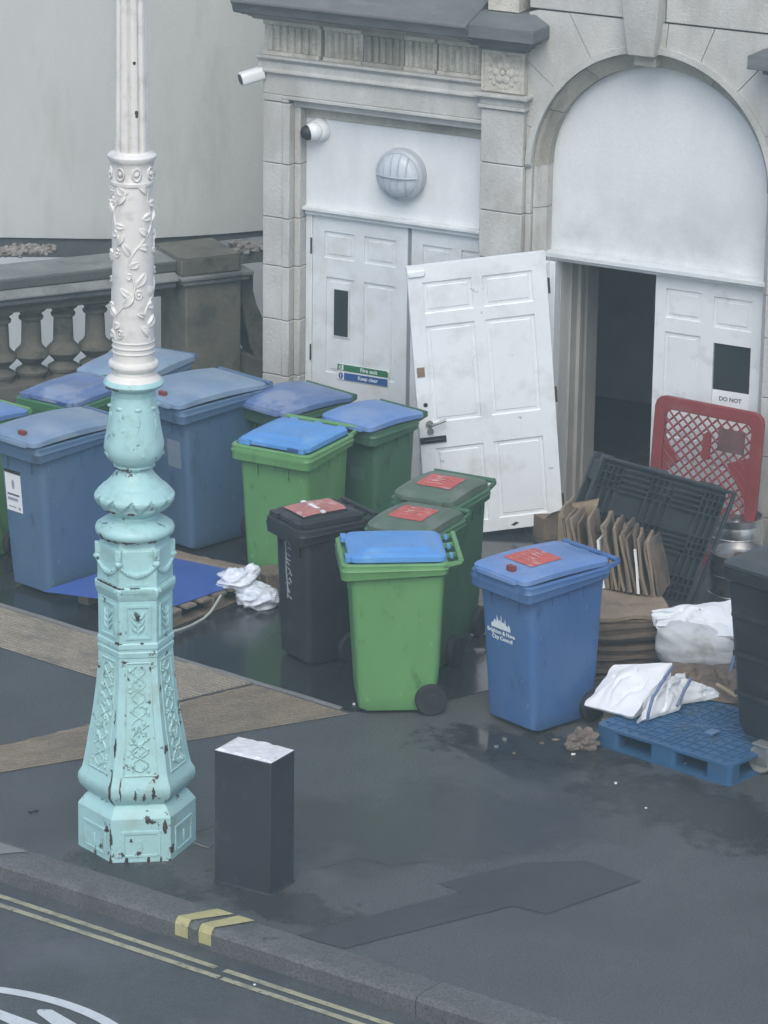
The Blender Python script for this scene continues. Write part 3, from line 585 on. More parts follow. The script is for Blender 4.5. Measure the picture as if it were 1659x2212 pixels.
# boards
b = MB(); n = 40; pts = [(acx - 0.83, 1.98)] + [(acx - 0.83, 2.4)] + [(acx + (0.84) * math.cos(R(180 - 180 * k / n)), acz - 0.035 + 0.80 * math.sin(R(180 - 180 * k / n))) for k in range(n + 1)] + [(acx + 0.83, 1.98)]
b.prismy(pts, 0.205, 0.24); b.build('arch_board', mat('grimy_arch_board_paint', (0.72, 0.75, 0.765), 0.6, 0.05, 1.3, 0.15, 30, dirt=[((0.62, 0.65, 0.66), 0.45, 1.6, 1)], stretch=(1, 1, 0.4), fine=0.04, zgrime=((0.50, 0.52, 0.52), 1.95, 2.75)), bl)
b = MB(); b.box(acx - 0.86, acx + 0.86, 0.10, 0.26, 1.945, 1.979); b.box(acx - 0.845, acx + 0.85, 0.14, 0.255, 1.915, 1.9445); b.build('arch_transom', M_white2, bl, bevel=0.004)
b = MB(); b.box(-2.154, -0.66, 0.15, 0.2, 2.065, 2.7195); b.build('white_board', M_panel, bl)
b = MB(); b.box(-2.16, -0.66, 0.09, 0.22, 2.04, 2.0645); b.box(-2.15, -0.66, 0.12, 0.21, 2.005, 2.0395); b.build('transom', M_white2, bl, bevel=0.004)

# ------------------------------------------------------------------ panelled doors
def door_leaf(name, parent, M, W_, H_, m, panels, th=0.045, holes=()):
    """panels: (x0,x1,z0,z1) recessed fields; front at y=0, thickness to +y; holes are see-through"""
    o = bpy.data.objects.new(name, None)
    xs = sorted({0, W_} | {p[0] for p in panels + list(holes)} | {p[1] for p in panels + list(holes)})
    zs = sorted({0, H_} | {p[2] for p in panels + list(holes)} | {p[3] for p in panels + list(holes)})
    b = MB()
    def inside(x, z, P): return any(p[0] < x < p[1] and p[2] < z < p[3] for p in P)
    # solid cells as a front sheet plus a back sheet
    for i in range(len(xs) - 1):
        for k in range(len(zs) - 1):
            x0, x1, z0, z1 = xs[i], xs[i + 1], zs[k], zs[k + 1]; mx, mz = (x0 + x1) / 2, (z0 + z1) / 2
            if inside(mx, mz, holes): continue
            if not inside(mx, mz, panels): b.add([(x0, 0, z0), (x1, 0, z0), (x1, 0, z1), (x0, 0, z1)], [(0, 1, 2, 3)])
            b.add([(x0, th, z0), (x1, th, z0), (x1, th, z1), (x0, th, z1)], [(3, 2, 1, 0)])
    for (x0, x1, z0, z1) in holes:
        b.add([(x0, 0, z0), (x1, 0, z0), (x1, 0, z1), (x0, 0, z1), (x0, th, z0), (x1, th, z0), (x1, th, z1), (x0, th, z1)], [(0, 4, 5, 1), (1, 5, 6, 2), (2, 6, 7, 3), (3, 7, 4, 0)])
    for (x0, x1, z0, z1) in panels:
        lv = [(0, 0), (0.003, 0.013), (0.026, 0.011), (0.030, 0.013), (0.034, 0.005)]
        L_ = [[(x0 + d, y, z0 + d), (x1 - d, y, z0 + d), (x1 - d, y, z1 - d), (x0 + d, y, z1 - d)] for d, y in lv]
        b.loft(L_, cap0=False, cap1=True)
    b.add([(0, 0, 0), (W_, 0, 0), (W_, 0, H_), (0, 0, H_), (0, th, 0), (W_, th, 0), (W_, th, H_), (0, th, H_)], [(0, 4, 5, 1), (1, 5, 6, 2), (2, 6, 7, 3), (3, 7, 4, 0)])
    d_ = b.build(name, m, parent); d_.matrix_local = M
    return d_
def T(x, y, z): return Matrix.Translation((x, y, z))
# fire exit doors (left bay)
HD = 2.0
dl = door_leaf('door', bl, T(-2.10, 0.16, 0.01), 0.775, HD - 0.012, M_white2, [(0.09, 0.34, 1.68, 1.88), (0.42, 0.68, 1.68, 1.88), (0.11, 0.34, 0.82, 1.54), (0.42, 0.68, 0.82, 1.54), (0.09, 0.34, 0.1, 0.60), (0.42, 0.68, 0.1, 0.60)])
dl['label'] = 'left leaf of the fire exit doors, grey white with a slit window'
x0, z1 = FP(723, 627, .16); x1, z0 = FP(752, 728, .16)
b = MB(); b.box(x0 + 2.10 - .008, x1 + 2.10 + .008, -0.006, -0.001, z0 - .02, z1 + .01); b.build('window_frame', M_white2, dl)
b = MB(); b.box(x0 + 2.10, x1 + 2.10, -0.009, -0.0065, z0 - .01, z1); b.build('window', M_glass, dl)
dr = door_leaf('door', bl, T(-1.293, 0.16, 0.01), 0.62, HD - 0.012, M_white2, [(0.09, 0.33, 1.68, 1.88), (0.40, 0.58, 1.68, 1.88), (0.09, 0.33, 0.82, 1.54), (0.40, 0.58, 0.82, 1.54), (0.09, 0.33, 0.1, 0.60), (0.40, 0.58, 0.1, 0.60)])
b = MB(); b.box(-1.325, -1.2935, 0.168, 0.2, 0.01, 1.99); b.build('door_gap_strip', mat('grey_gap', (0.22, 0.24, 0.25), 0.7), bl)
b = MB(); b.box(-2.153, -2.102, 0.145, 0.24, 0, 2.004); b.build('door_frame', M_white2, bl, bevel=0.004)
for z in (1.78, 0.98):
    b = MB(); b.box(-2.112, -2.10, 0.138, 0.1445, z - .07, z + .05); b.build('hinge', M_blackiron, bl)
b = MB(); b.box(-2.15, -0.66, 0.24, 0.3, 0, 2.7); b.build('backing_wall', M_dark, bl)
# right (closed) leaf of arched doorway, seen with its window and notice
H2 = 1.91; rx = 0.605
rd = door_leaf('door', bl, T(rx, 0.20, 0.005), 0.835, H2 - 0.008, mat('dulled_white_paint', (0.70, 0.73, 0.745), 0.45, 0.04, 3, 0.15, 40, dirt=((0.50, 0.52, 0.52), 0.3, 5, 1.5)), [(0.08, 0.35, 1.60, 1.81), (0.44, 0.73, 1.58, 1.80), (0.08, 0.35, 0.74, 1.50), (0.08, 0.35, 0.1, 0.60), (0.45, 0.73, 0.1, 0.60)], holes=[(0.45, 0.73, 0.95, 1.47)])
rd['label'] = 'closed right leaf of the arched doorway with a square window and paper notice'
b = MB(); b.box(0.451, 0.729, 0.018, 0.024, 0.951, 1.469); b.build('window', M_glass, rd)
nt_ = MB(); nt_.box(0.452, 0.728, 0.006, 0.010, 0.93, 1.135); ntc = nt_.build('paper_notice', M_paper, rd)
rotX = Matrix.Rotation(R(90), 4, 'X')
text_mesh('printed_text', 'DO NOT', 0.042, M_ink, ntc, T(0.59, 0.005, 1.075) @ rotX, 0.001)
text_mesh('printed_text', 'ENTER', 0.042, M_ink, ntc, T(0.585, 0.005, 0.99) @ rotX, 0.001)
b = MB(); b.box(1.442, 1.50, 0.17, 0.26, 0, 1.914); b.build('door_frame', M_white, bl, bevel=0.004)
for z in (1.74, 0.92):
    b = MB(); b.box(1.432, 1.446, 0.178, 0.1995 - .03, z - .06, z + .06); b.build('hinge', M_blackiron, bl)
# left frame post of the arched doorway, inner linings, dark room
b = MB(); b.box(-0.245, -0.175, 0.07, 0.20, 0, 1.914); b.box(-0.1745, -0.13, 0.11, 0.20, 0, 1.914); b.build('door_frame', M_white, bl, bevel=0.004)
for z in (1.74, 0.96, 0.2):
    b = MB(); b.box(-0.20, -0.17, 0.055, 0.0695, z - .07, z + .07); b.build('hinge', M_rust, bl)
b = MB(); b.box(-0.17, -0.129, 0.21, 0.36, 0, 1.95); b.build('inner_lining', M_int, bl)
b = MB(); b.box(-0.17, -0.115, 0.362, 0.46, 0, 1.95); b.box(-0.17, -0.09, 0.462, 0.50, 0, 1.95); b.box(-0.17, -0.13, 0.502, 0.62, 0, 1.95); b.box(-0.17, -0.11, 0.622, 0.80, 0, 1.95); b.build('inner_lining', mat('brownish_lining', (0.40, 0.39, 0.37), .7, .15, 3), bl)
b = MB(); b.box(-1.6, 2.0, 3.2, 3.3, 0, 2.5); b.box(-1.7, -1.6, 0.64, 3.3, 0, 2.5); b.box(-1.6, -0.172, 0.62, 0.66, 0, 2.5); b.box(1.95, 2.05, 0.4, 3.3, 0, 2.5); b.box(-1.7, 2.0, 0.36, 3.3, 2.45, 2.55); b.build('inner_room', M_dark, bl)
b = MB(); b.box(-0.24, 1.5, 0.0, 3.2, 0.001, 0.012); b.build('threshold', M_kerb, bl)
b = MB(); b.box(-0.6, 2.0, 0.345, 0.36, 1.96, 3.6); b.build('arch_backing', M_dark, bl)
b = MB(); b.box(L0x, 2.6, 6.0, 6.2, 0, 5.2); b.box(L0x + .3, 4.0, 0.72, 6.0, 5.2, 5.4); b.build('rear_wall', M_stone, bl)
b = MB(); b.box(2.001, 7.0, 0.0, 0.5, 0, 5.2); b.build('far_facade', M_stone, bl)

# the open door leaf, hanging askew
a = R(9); tl = R(5.2)
ex0 = Vector((math.cos(a), math.sin(a), 0)); ez0 = Vector((0, 0, 1))
ex = ex0 * math.cos(tl) + ez0 * math.sin(tl); ez = -ex0 * math.sin(tl) + ez0 * math.cos(tl); ey = ez.cross(ex)
WD, HDR = 0.975, 1.985
org = Vector((1.270, 26.10, 0.09)) - ex * WD
OM = Matrix(((ex.x, ey.x, ez.x, org.x), (ex.y, ey.y, ez.y, org.y), (ex.z, ey.z, ez.z, org.z), (0, 0, 0, 1)))
od = door_leaf('door', bl, FM.inverted() @ OM, WD, HDR, M_white, [(0.10, 0.445, 1.64, 1.865), (0.52, 0.87, 1.64, 1.865), (0.10, 0.445, 0.85, 1.55), (0.52, 0.87, 0.85, 1.55), (0.10, 0.445, 0.09, 0.66), (0.52, 0.87, 0.09, 0.66)], th=0.048)
od['label'] = 'open white six-panel door sagging outwards on its hinges'
b = MB(); b.tube([(0.075, -0.002, 0.845), (0.075, -0.012, 0.845)], 0.026, 16); b.tube([(0.078, -0.012, 0.845), (0.078, -0.045, 0.845), (0.09, -0.052, 0.847), (0.16, -0.052, 0.866), (0.185, -0.050, 0.872)], [0.009, 0.009, 0.010, 0.010, 0.011], 10)
b.build('handle', M_zinc, od, smooth=True)
b = MB(); b.tube([(0.078, -0.001, 0.79), (0.078, -0.012, 0.79)], 0.023, 16); b.build('lock_cylinder', M_zinc, od, smooth=True)
b = MB(); b.box(0.0, 0.185, -0.012, -0.001, 0.705, 0.75); b.tube([(0.03, -0.018, 0.728), (0.165, -0.018, 0.728)], 0.007, 8); b.build('door_bolt', M_blackiron, od)
b = MB(); b.box(0.015, 0.07, -0.004, -0.0008, 1.19, 1.26); b.tube([(0.045, -0.004, 1.225), (0.045, -0.007, 1.225)], 0.012, 12); b.build('lock_plate', mat('tarnished_brass', (0.30, 0.24, 0.17), 0.5, metal=0.4), od)
b = MB(); b.tube([(0.058, -0.0005, 0.985), (0.058, -0.003, 0.985)], 0.016, 10); b.build('lock_hole', M_blackiron, od)
b = MB(); b.box(0.004, 0.12, -0.014, -0.001, 1.91, 1.955); b.build('door_closer_block', M_white, od, bevel=0.01)
for (x, z, l) in ((0.13, 0.04, .05), (0.85, 0.06, .035), (0.60, 0.03, .06)):
    b = MB(); b.prismy([(x, z), (x + .02, z - .01), (x + l, z + .008), (x + l * .6, z + .02)], -0.0015, -0.0005); b.build('paint_chip', M_rust, od)
for z in (0.16, 0.95, 1.74):
    b = MB(); b.box(0.976, 0.992, -0.006, 0.012, z - .055, z + .055); b.build('hinge', M_rust, od)
b = MB(); b.add([(0.975 + 0.001, 0.0, 0.0), (0.9765, 0.012, 0.0), (0.9765, 0.012, 1.9), (0.9765, 0.0, 1.9)], [(0, 1, 2, 3)]); b.build('worn_edge', M_rust, od)

# ------------------------------------------------------------------ fittings on the building
def fm(x, y, z, extra=None):
    m = FM @ T(x, y, z); return m @ extra if extra else m
x0, z1 = FP(729, 782, .15); x1, z0 = FP(838, 835, .15)
sg = thing('sign', 'green fire exit and blue keep clear sign stuck on the left fire door', 'sign', M=fm(x0, 0.152, z0))
sw = (x1 - x0); 
b = MB(); b.box(0.0, sw, 0, 0.006, -0.005, 0.115); b.build('backing', M_whitepl, sg, bevel=0.002)
b = MB(); n = 6; pts = [(0.0, .064), (sw - .002, .064), (sw - .002, .09)] + [(sw - .022 + .02 * math.cos(R(90 * k / n)), .093 + .02 * math.sin(R(90 * k / n))) for k in range(n + 1)] + [(0.0, .1135)]
b.prismy(pts, -0.0022, -0.0003); b.build('green_panel', M_sgreen, sg)
b = MB(); b.box(.055, sw - .004, -0.0022, -0.0003, -0.001, .052); b.build('blue_panel', M_sblue, sg)
b = MB(); b.prismy([(.028 + .019 * math.cos(2 * math.pi * k / 20), .026 + .025 * math.sin(2 * math.pi * k / 20)) for k in range(20)], -0.0022, -0.0003); b.build('blue_disc', M_sblue, sg)
b = MB(); b.box(.0255, .0305, -0.0032, -0.0024, .018, .042); b.box(.0255, .0305, -0.0032, -0.0024, .009, .014)
b.build('exclamation_mark', M_markw, sg)
b = MB(); b.box(.008, .05, -.0032, -.0024, .068, .071); b.box(.036, .050, -.0032, -.0024, .073, .108); b.ell((.022, -.003, .104), (.0045, .001, .0045), 8, 6)
b.tube([(.022, -.003, .098), (.019, -.003, .086), (.028, -.003, .078), (.03, -.003, .072)], .0022, 6); b.tube([(.019, -.003, .086), (.014, -.003, .08), (.009, -.003, .078)], .002, 6); b.tube([(.028, -.003, .092), (.021, -.003, .096), (.013, -.003, .09)], .0018, 6)
b.build('running_figure', M_markw, sg)
text_mesh('printed_text', 'Fire exit', 0.042, M_markw, sg, T(sw * .62, -0.0026, .088) @ rotX, 0.0008)
text_mesh('printed_text', 'Keep clear', 0.038, M_markw, sg, T(sw * .60, -0.0026, .026) @ rotX, 0.0008)
# bulkhead lamp
lx, lz = FP(868, 376, .12)
lp = thing('bulkhead_lamp', 'large round grey bulkhead lamp with wire-style guard on the white board', 'lamp', M=fm(lx, 0.15, lz))
RX = Matrix.Rotation(R(90), 4, 'X')
b = MB(); b.lathe([(0.185, -0.002), (0.19, 0.03), (0.186, 0.075), (0.165, 0.09), (0.158, 0.088)], 40, RX); b.build('base', M_fix, lp, smooth=True)
b = MB(); b.lathe([(0.158, 0.086), (0.15, 0.11), (0.12, 0.135), (0.07, 0.15), (0.01, 0.154)], 36, RX); b.build('diffuser', mat('lamp_diffuser', (0.52, 0.57, 0.63), 0.25, 0.04, 5), lp, smooth=True, angle=60)
b = MB()
for xx in (-0.09, -0.03, 0.03, 0.09):
    h = math.sqrt(0.16 ** 2 - xx * xx)
    b.tube([(xx, -(0.088 + 0.075 * max(0, 1 - (math.hypot(xx, t_) / .165) ** 2) ** .6), t_) for t_ in [h * k / 6 for k in range(-6, 7)]], 0.0065, 8)
b.tube([(t_, -(0.094 + 0.075 * max(0, 1 - (abs(t_) / .165) ** 2) ** .6), 0.0) for t_ in [0.16 * k / 6 for k in range(-6, 7)]], 0.0075, 8)
b.build('guard', M_fix, lp, smooth=True)
# dome camera in the corner
cx_, cz_ = FP(684, 282, .1)
dc = thing('security_camera', 'white dome security camera with black lens on the white board', 'camera', M=fm(cx_, 0.15, cz_))
RD = Matrix.Rotation(R(90), 4, 'X')
b = MB(); b.lathe([(0.085, 0.0), (0.088, 0.02), (0.08, 0.04), (0.07, 0.055)], 28, RD); b.build('base', M_whitepl, dc, smooth=True)
b = MB(); b.ell((-0.012, -0.075, -0.002), (0.068, 0.062, 0.068), 24, 16); b.build('housing', M_whitepl, dc, smooth=True, angle=80)
b = MB(); b.ell((-0.042, -0.105, -0.01), (0.056, 0.05, 0.055), 18, 12); b.build('lens', M_blackiron, dc, smooth=True, angle=80)
# bullet camera on the corner
b2x, b2z = FP(569, 152, 0.05)
bc = thing('security_camera', 'small white bullet camera sticking out from the building corner', 'camera', M=fm(L0x + .01, 0.03, b2z, Matrix.Rotation(R(48), 4, 'Z') @ Matrix.Rotation(R(-14), 4, 'Y')))
RY = Matrix.Rotation(R(-90), 4, 'Y')
b = MB(); b.box(-0.10, -0.001, -0.02, 0.02, -0.035, 0.0); b.build('bracket', M_zinc, bc, bevel=0.006)
b = MB(); b.loft([rrect(0.095, 0.10, 0.03, z, 4) for z in (0.03, 0.20)], M=Matrix.Rotation(R(-90), 4, 'Y') @ T(0, 0, 0)); b.build('housing', M_whitepl, bc, smooth=True)
b = MB(); b.loft([rrect(0.07, 0.075, 0.022, z, 4) for z in (0.2005, 0.205)], M=RY); b.build('lens', M_blackiron, bc)

# ------------------------------------------------------------------ lamp post
LPX, LPY = -1.38, 20.42
post = thing('street_lamp', 'ornate cast iron lamp post painted chipped mint green below and cream above', 'street lamp', (LPX, LPY, 0))
YZ = [(1819, 0.0), (1463.2, 1.0), (1097.2, 2.0), (720.5, 3.0), (332.6, 4.0), (-67, 5.0)]
def zy(y):
    for (ya, za), (yb_, zb) in zip(YZ, YZ[1:]):
        if y >= yb_ or zb == 5.0: return za + (ya - y) / (ya - yb_) * (zb - za)
def rp(hw, y): z = zy(y); return hw / (379.0 + 6.2 * z)
def hexpt(r, ang, a0=R(8)):       # regular hexagon, radius r at vertices; vertex azimuths 38,98,158...
    v = math.pi / 3; m_ = (ang % v) - v / 2
    return r * math.cos(v / 2) / math.cos(m_)
def azpt(r, phi, z): return (r * math.sin(phi), -r * math.cos(phi), z)
def hexloft(b, prof, n=24, rnd=0.0):
    loops = []
    for hw, y in prof:
        z = zy(y); rv = rp(hw, y) / 0.985; L_ = []
        for k in range(6 * n // 4 * 1 if False else 72):
            phi = R(-22) + 2 * math.pi * k / 72
            rr = hexpt(rv, phi - R(-22)); rr = rr * (1 - rnd) + rv * 0.97 * rnd
            L_.append(azpt(rr, phi, z))
        loops.append(L_)
    b.loft(loops)
VX = [R(-22 + 60 * k) for k in range(6)]
# plinth
b = MB(); hexloft(b, [(125, 1840), (125, 1727), (122, 1722), (108, 1706), (100, 1701)]); 
pl = b.build('base_plinth', M_mintb, post, smooth=True, angle=25)
# relief panels on the six plinth faces
b = MB()
def facem(rv, k, z, dr=0.0):      # matrix on hex face k (between vertices k and k+1): x across, y inwards, z up
    phi = VX[k] + math.pi / 6; ap = rv * math.cos(math.pi / 6) + dr
    return Matrix.Translation((ap * math.sin(phi), -ap * math.cos(phi), z)) @ Matrix.Rotation(phi, 4, 'Z')
rvp = rp(125, 1780) / .985
for k in range(6):
    M_ = facem(rvp, k, 0); zt = zy(1752); 
    b.box(-0.11, 0.11, -0.006, 0.004, zt - 0.02, zt, M_); b.box(-0.11, -0.092, -0.006, 0.004, 0.04, zt - .0205, M_); b.box(0.092, 0.11, -0.006, 0.004, 0.04, zt - .0205, M_); b.box(-0.0915, 0.0915, -0.005, 0.004, 0.03, 0.045, M_)
    b.tube([(0.0, -0.002, 0.06), (0.0, -0.002, 0.13)], 0.006, 6, M_)
b.build('plinth_relief', M_mintb, post, bevel=0.002)
# flared pedestal
b = MB()
fl = [(97, 1714), (98, 1708), (112, 1695), (122, 1683), (125.5, 1671), (124, 1660), (116, 1648), (113, 1636), (107, 1605), (102, 1575), (96, 1545), (91, 1515), (87, 1485), (83.5, 1455), (81, 1425), (79.5, 1398)]
hexloft(b, fl); b.build('flared_pedestal', M_mintb, post, smooth=True, angle=25)
def fl_hw(y):
    P = sorted(fl, key=lambda q: q[1])
    for (h0, y0), (h1, y1) in zip(P, P[1:]):
        if y0 <= y <= y1: return h0 + (h1 - h0) * (y - y0) / (y1 - y0)
    return P[0][0]
random.seed(11); b = MB()
for k in range(6):
    phi = VX[k] + math.pi / 6; rim = [[], []]
    ys = [1408 + (1638 - 1408) * i / 14 for i in range(15)]
    def onface(y, xf, out):       # xf: -1..1 across face
        rv = rp(fl_hw(y), y) / .985; ap = rv * math.cos(math.pi / 6); hwf = rv * 0.5
        q = facem(rv, k, zy(y)) @ Vector((xf * hwf, -out, 0)); return q
    for sx in (-1, 1): b.tube([onface(y, sx * 0.62, 0.0) for y in ys], 0.006, 6)
    for y in (ys[0], ys[-1]): b.tube([onface(y, xf, 0.0) for xf in (-0.62, -.3, 0, .3, 0.62)], 0.006, 6)
    ph = random.random() * 6
    for sgn in (1, -1):
        b.tube([onface(1414 + (1630 - 1414) * i / 40, sgn * 0.33 * math.sin(i * 0.62 + 0.3), 0.001) for i in range(41)], 0.0055, 6)
    for i in range(46):
        y = random.uniform(1416, 1630); xf = random.uniform(-0.46, 0.46); c = onface(y, xf, 0.001); s1 = random.uniform(.006, .013)
        b.ell(c, (s1, s1, s1 * random.uniform(.6, 1.5)), 6, 5)
    for y in (1560,):                 # lozenge boss
        c = [onface(y + dy, dx, 0.003) for dx, dy in ((-.32, 0), (0, -22), (.32, 0), (0, 22), (-.32, 0))]; b.tube(c, 0.007, 6)
b.build('pedestal_relief', mat('relief_mint_paint', (0.39, 0.59, 0.565), 0.5, 0.1, 9, 0.3, 60, dirt=[((0.26, 0.42, 0.40), 0.45, 20, 2), ((0.05, 0.037, 0.03), 0.20, 11, 9)]), post, smooth=True, angle=60)
# hexagonal drum with panels and swags
b = MB(); hexloft(b, [(79, 1398), (81, 1396), (82, 1386), (80, 1384), (80, 1380), (82, 1377), (82, 1368), (79, 1365), (79.5, 1275), (82, 1272), (86, 1258), (86, 1252), (80.5, 1246), (80, 1180), (80, 1170), (74, 1164), (72, 1150)])
b.build('hexagonal_drum', M_mint, post, smooth=True, angle=25)
b = MB()
rvd = rp(79.5, 1320) / .985; rvu = rp(80.3, 1200) / .985
for k in range(6):
    M_ = facem(rvd, k, 0); z0, z1 = zy(1356), zy(1284); hwf = rvd * 0.34
    b.box(-hwf, hwf, -0.008, 0.003, z1 - 0.012, z1, M_); b.box(-hwf, hwf, -0.008, 0.003, z0, z0 + .012, M_); b.box(-hwf, -hwf + .012, -0.008, 0.003, z0 + .0125, z1 - .0125, M_); b.box(hwf - .012, hwf, -0.008, 0.003, z0 + .0125, z1 - .0125, M_)
    zc = (z0 + z1) / 2
    for sx in (-1, 1):
        for q in range(3): b.tube([(0, -.003, zc - .06 + q * .035), (sx * .022, -.006, zc - .04 + q * .035), (sx * .036, -.003, zc - .015 + q * .035)], [.004, .009, .004], 6, M_)
    b.tube([(0, -.004, zc - .07), (0, -.006, zc + .06)], .005, 6, M_)
    M_ = facem(rvu, k, 0); zs_ = zy(1203); hw2 = rvu * 0.5
    for q in range(15):
        xx = -hw2 + 2 * hw2 * (q + .5) / 15; zz = zs_ + 0.055 * (xx / hw2) ** 2 - 0.045; s1 = .013 + .007 * (1 - abs(xx / hw2))
        b.ell((xx, -0.004, zz), (s1 * .8, s1 * .8, s1), 7, 5, M_)
    b.box(-hw2 * .6, hw2 * .6, -0.004, 0.003, zy(1242), zy(1238), M_)
    for q in range(14): b.box(-hw2 * .92 + q * hw2 * .132, -hw2 * .92 + q * hw2 * .132 + .008, -0.006 - .012, 0.0, zy(1256), zy(1248), facem(rvu, k, 0, .006))
    phi = VX[k]; c = azpt(rvu * .99, phi, zs_ + 0.02); b.ell(c, (.024, .024, .024), 10, 8); b.ell(azpt(rvu * 1.07, phi, zs_ + 0.02), (.010, .010, .010), 8, 6)
b.build('drum_relief', M_mint, post, smooth=True, angle=50)
for k in range(6):
    b = MB(); phi = VX[k]; mm = Matrix.Translation(azpt(rvu * .97, phi, zy(1178))) @ Matrix.Rotation(phi, 4, 'Z'); b.box(-0.018, 0.018, -0.02, 0.02, -0.03, 0.035, mm)
    b.build('corner_lug', M_mint, post, bevel=0.006)
def roundp(prof, name, m, n=48, f=None, angle=40):
    b = MB(); loops = []
    for hw, y in prof:
        z = zy(y); r = rp(hw, y)
        loops.append([azpt(r * (f(2 * math.pi * k / n, z) if f else 1), 2 * math.pi * k / n, z) for k in range(n)])
    b.loft(loops); return b.build(name, m, post, smooth=True, angle=angle)
roundp([(74, 1150), (80, 1148), (85, 1144), (86.5, 1137), (84, 1130), (73, 1123), (62, 1117), (51, 1112), (49, 1106)], 'collar', M_mint)
bul = [(49, 1107), (52, 1104), (60, 1099), (72, 1092), (80, 1083), (85.5, 1072), (85.5, 1066), (80, 1056), (71, 1047), (63, 1042), (60, 1038), (50, 1028), (42, 1018), (38, 1010), (37, 1006)]
def lobes(a, z):
    y0_, y1_ = zy(1058), zy(1087); t_ = (z - y0_) / (y1_ - y0_)
    if t_ < 0 or t_ > 1.15: return 1.0
    f_ = (a * 12 / (2 * math.pi) + .12 * t_) % 1; saw = abs(2 * f_ - 1); c_ = sstep(0, .12, saw - (1.02 - .95 * t_))
    return 1 + .025 * sstep(0, .2, t_) * (1 - sstep(.95, 1.1, t_)) - 0.085 * c_ * (1 - sstep(.85, 1.15, t_))
bp2 = []
for (h0, y0), (h1, y1) in zip(bul, bul[1:]):
    n_ = max(1, int(abs(y1 - y0) / 1.6)); bp2 += [(h0 + (h1 - h0) * k / n_, y0 + (y1 - y0) * k / n_) for k in range(n_)]
bp2.append(bul[-1])
roundp(bp2, 'gadrooned_bulb', M_mint, 168, lobes, 60)
roundp([(37, 1008), (44, 1005), (45.5, 1001), (43, 997), (48, 994), (58, 986), (64.5, 972), (65.5, 962), (64, 950), (60, 930), (56, 905), (52, 880), (49.5, 865), (48, 851), (46, 850)], 'vase', M_mint, 64, lambda a, z: 1 + 0.012 * math.cos(8 * a), 50)
random.seed(4); b = MB()
for k in range(8):
    a0 = 2 * math.pi * k / 8 + .2
    b.ell(azpt(rp(48, 872), a0, zy(872)), (.026, .014, .013), 8, 6)
    b.tube([azpt(rp(52 + (y - 880) * .13, y), a0 + .10 * math.sin((y - 880) * .09), zy(y)) for y in range(884, 968, 7)], .0045, 6)
    for i in range(9):
        y = random.uniform(885, 975); b.ell(azpt(rp(50.5 + (y - 880) * .13, y), a0 + random.uniform(-.3, .3), zy(y)), (.010, .010, random.uniform(.008, .02)), 6, 5)
b.build('vase_leaves', M_mint, post, smooth=True, angle=60)
roundp([(46, 852), (48, 845), (47, 838), (54, 834), (63, 829), (66, 824), (64.5, 819), (60, 815)], 'green_ring', M_mint)
roundp([(60, 816), (52, 808), (47, 804), (46.5, 799), (45, 797), (49, 794), (54.5, 788), (55.5, 783), (53, 778), (48, 776)], 'cream_ring', M_cream)
roundp([(45, 779), (44.5, 770), (45, 700), (45, 500), (44.5, 396), (44.5, 392)], 'vine_column', M_cream, 48)
random.seed(21); b = MB()
def colp(a, y, out=0.0): return azpt(rp(44.8, y) + out, a, zy(y))
def leaf(b, y, a, dy, da, wd_, up_):
    loops = []
    for i in range(8):
        t_ = i / 7; w_ = wd_ * math.sin(math.pi * min(1, t_ * .92 + .06)) ** .7; cy_, ca_ = y + dy * t_, a + da * t_ + .05 * math.sin(3 * t_)
        ln = math.hypot(dy / 45., da) + 1e-6; ny, na = -da / ln * 45., dy / 45. / ln
        o_ = .003 + up_ * math.sin(math.pi * t_)
        loops.append([colp(ca_ - na * w_, cy_ - ny * w_, -.004), colp(ca_ - na * w_ * .6, cy_ - ny * w_ * .6, o_ * .8), colp(ca_, cy_, o_ * .45), colp(ca_ + na * w_ * .6, cy_ + ny * w_ * .6, o_ * .8), colp(ca_ + na * w_, cy_ + ny * w_, -.004)])
    b.loft(loops, closed=False, cap0=False, cap1=False)
for s_ in range(4):
    a0 = 2 * math.pi * s_ / 4 + .3
    ca = lambda y: a0 + 0.007 * (770 - y) + 0.35 * math.sin(y * 0.045 + s_ * 1.7)
    b.tube([colp(ca(y), y, 0.001) for y in range(728, 398, -6)], 0.0065, 6)
    for y in range(720, 410, -22):
        sg_ = 1 if (y // 22) % 2 else -1; leaf(b, y, ca(y), random.uniform(-34, 14), sg_ * random.uniform(.35, .6), random.uniform(.16, .25), .017)
        if random.random() < .22:
            a2 = ca(y) - sg_ * .36; b.tube([colp(a2 + .17 * math.cos(q), y - 6 + 9 * math.sin(q), .002) for q in [j * math.pi / 5 for j in range(10)]], .0055, 6); b.ell(colp(a2, y - 6, .002), (.011, .011, .009), 8, 6)
for y in (756, 745, 733): b.tube([colp(2 * math.pi * k / 24, y, .002) for k in range(25)], .005, 6)
b.build('vine_relief', M_cream, post, smooth=True, angle=60)
roundp([(44, 397), (48, 394), (48.5, 388), (46, 385), (46, 362), (46, 350), (49, 346), (53, 340), (53.5, 334), (50, 330), (42, 327), (39, 324)], 'upper_collar', M_cream)
b = MB()
for k in range(8):
    a0 = 2 * math.pi * k / 8 + .28
    b.tube([azpt(rp(46, 368) + .004, a0 + .26 * math.cos(q) * .75, zy(368 + 13 * math.sin(q))) for q in [j * math.pi / 6 for j in range(13)]], .006, 6)
    b.ell(azpt(rp(46, 368), a0, zy(368)), (.016, .016, .016), 8, 6)
b.build('collar_studs', M_cream, post, smooth=True, angle=60)
roundp([(39, 326), (38.5, 318), (36.5, 150), (35, 0), (33, -300), (32, -700)], 'fluted_shaft', M_cream, 180, lambda a, z: 1.0 - 0.26 * (1 - abs(math.sin(4.5 * a + .4))) ** 2.2, 60)
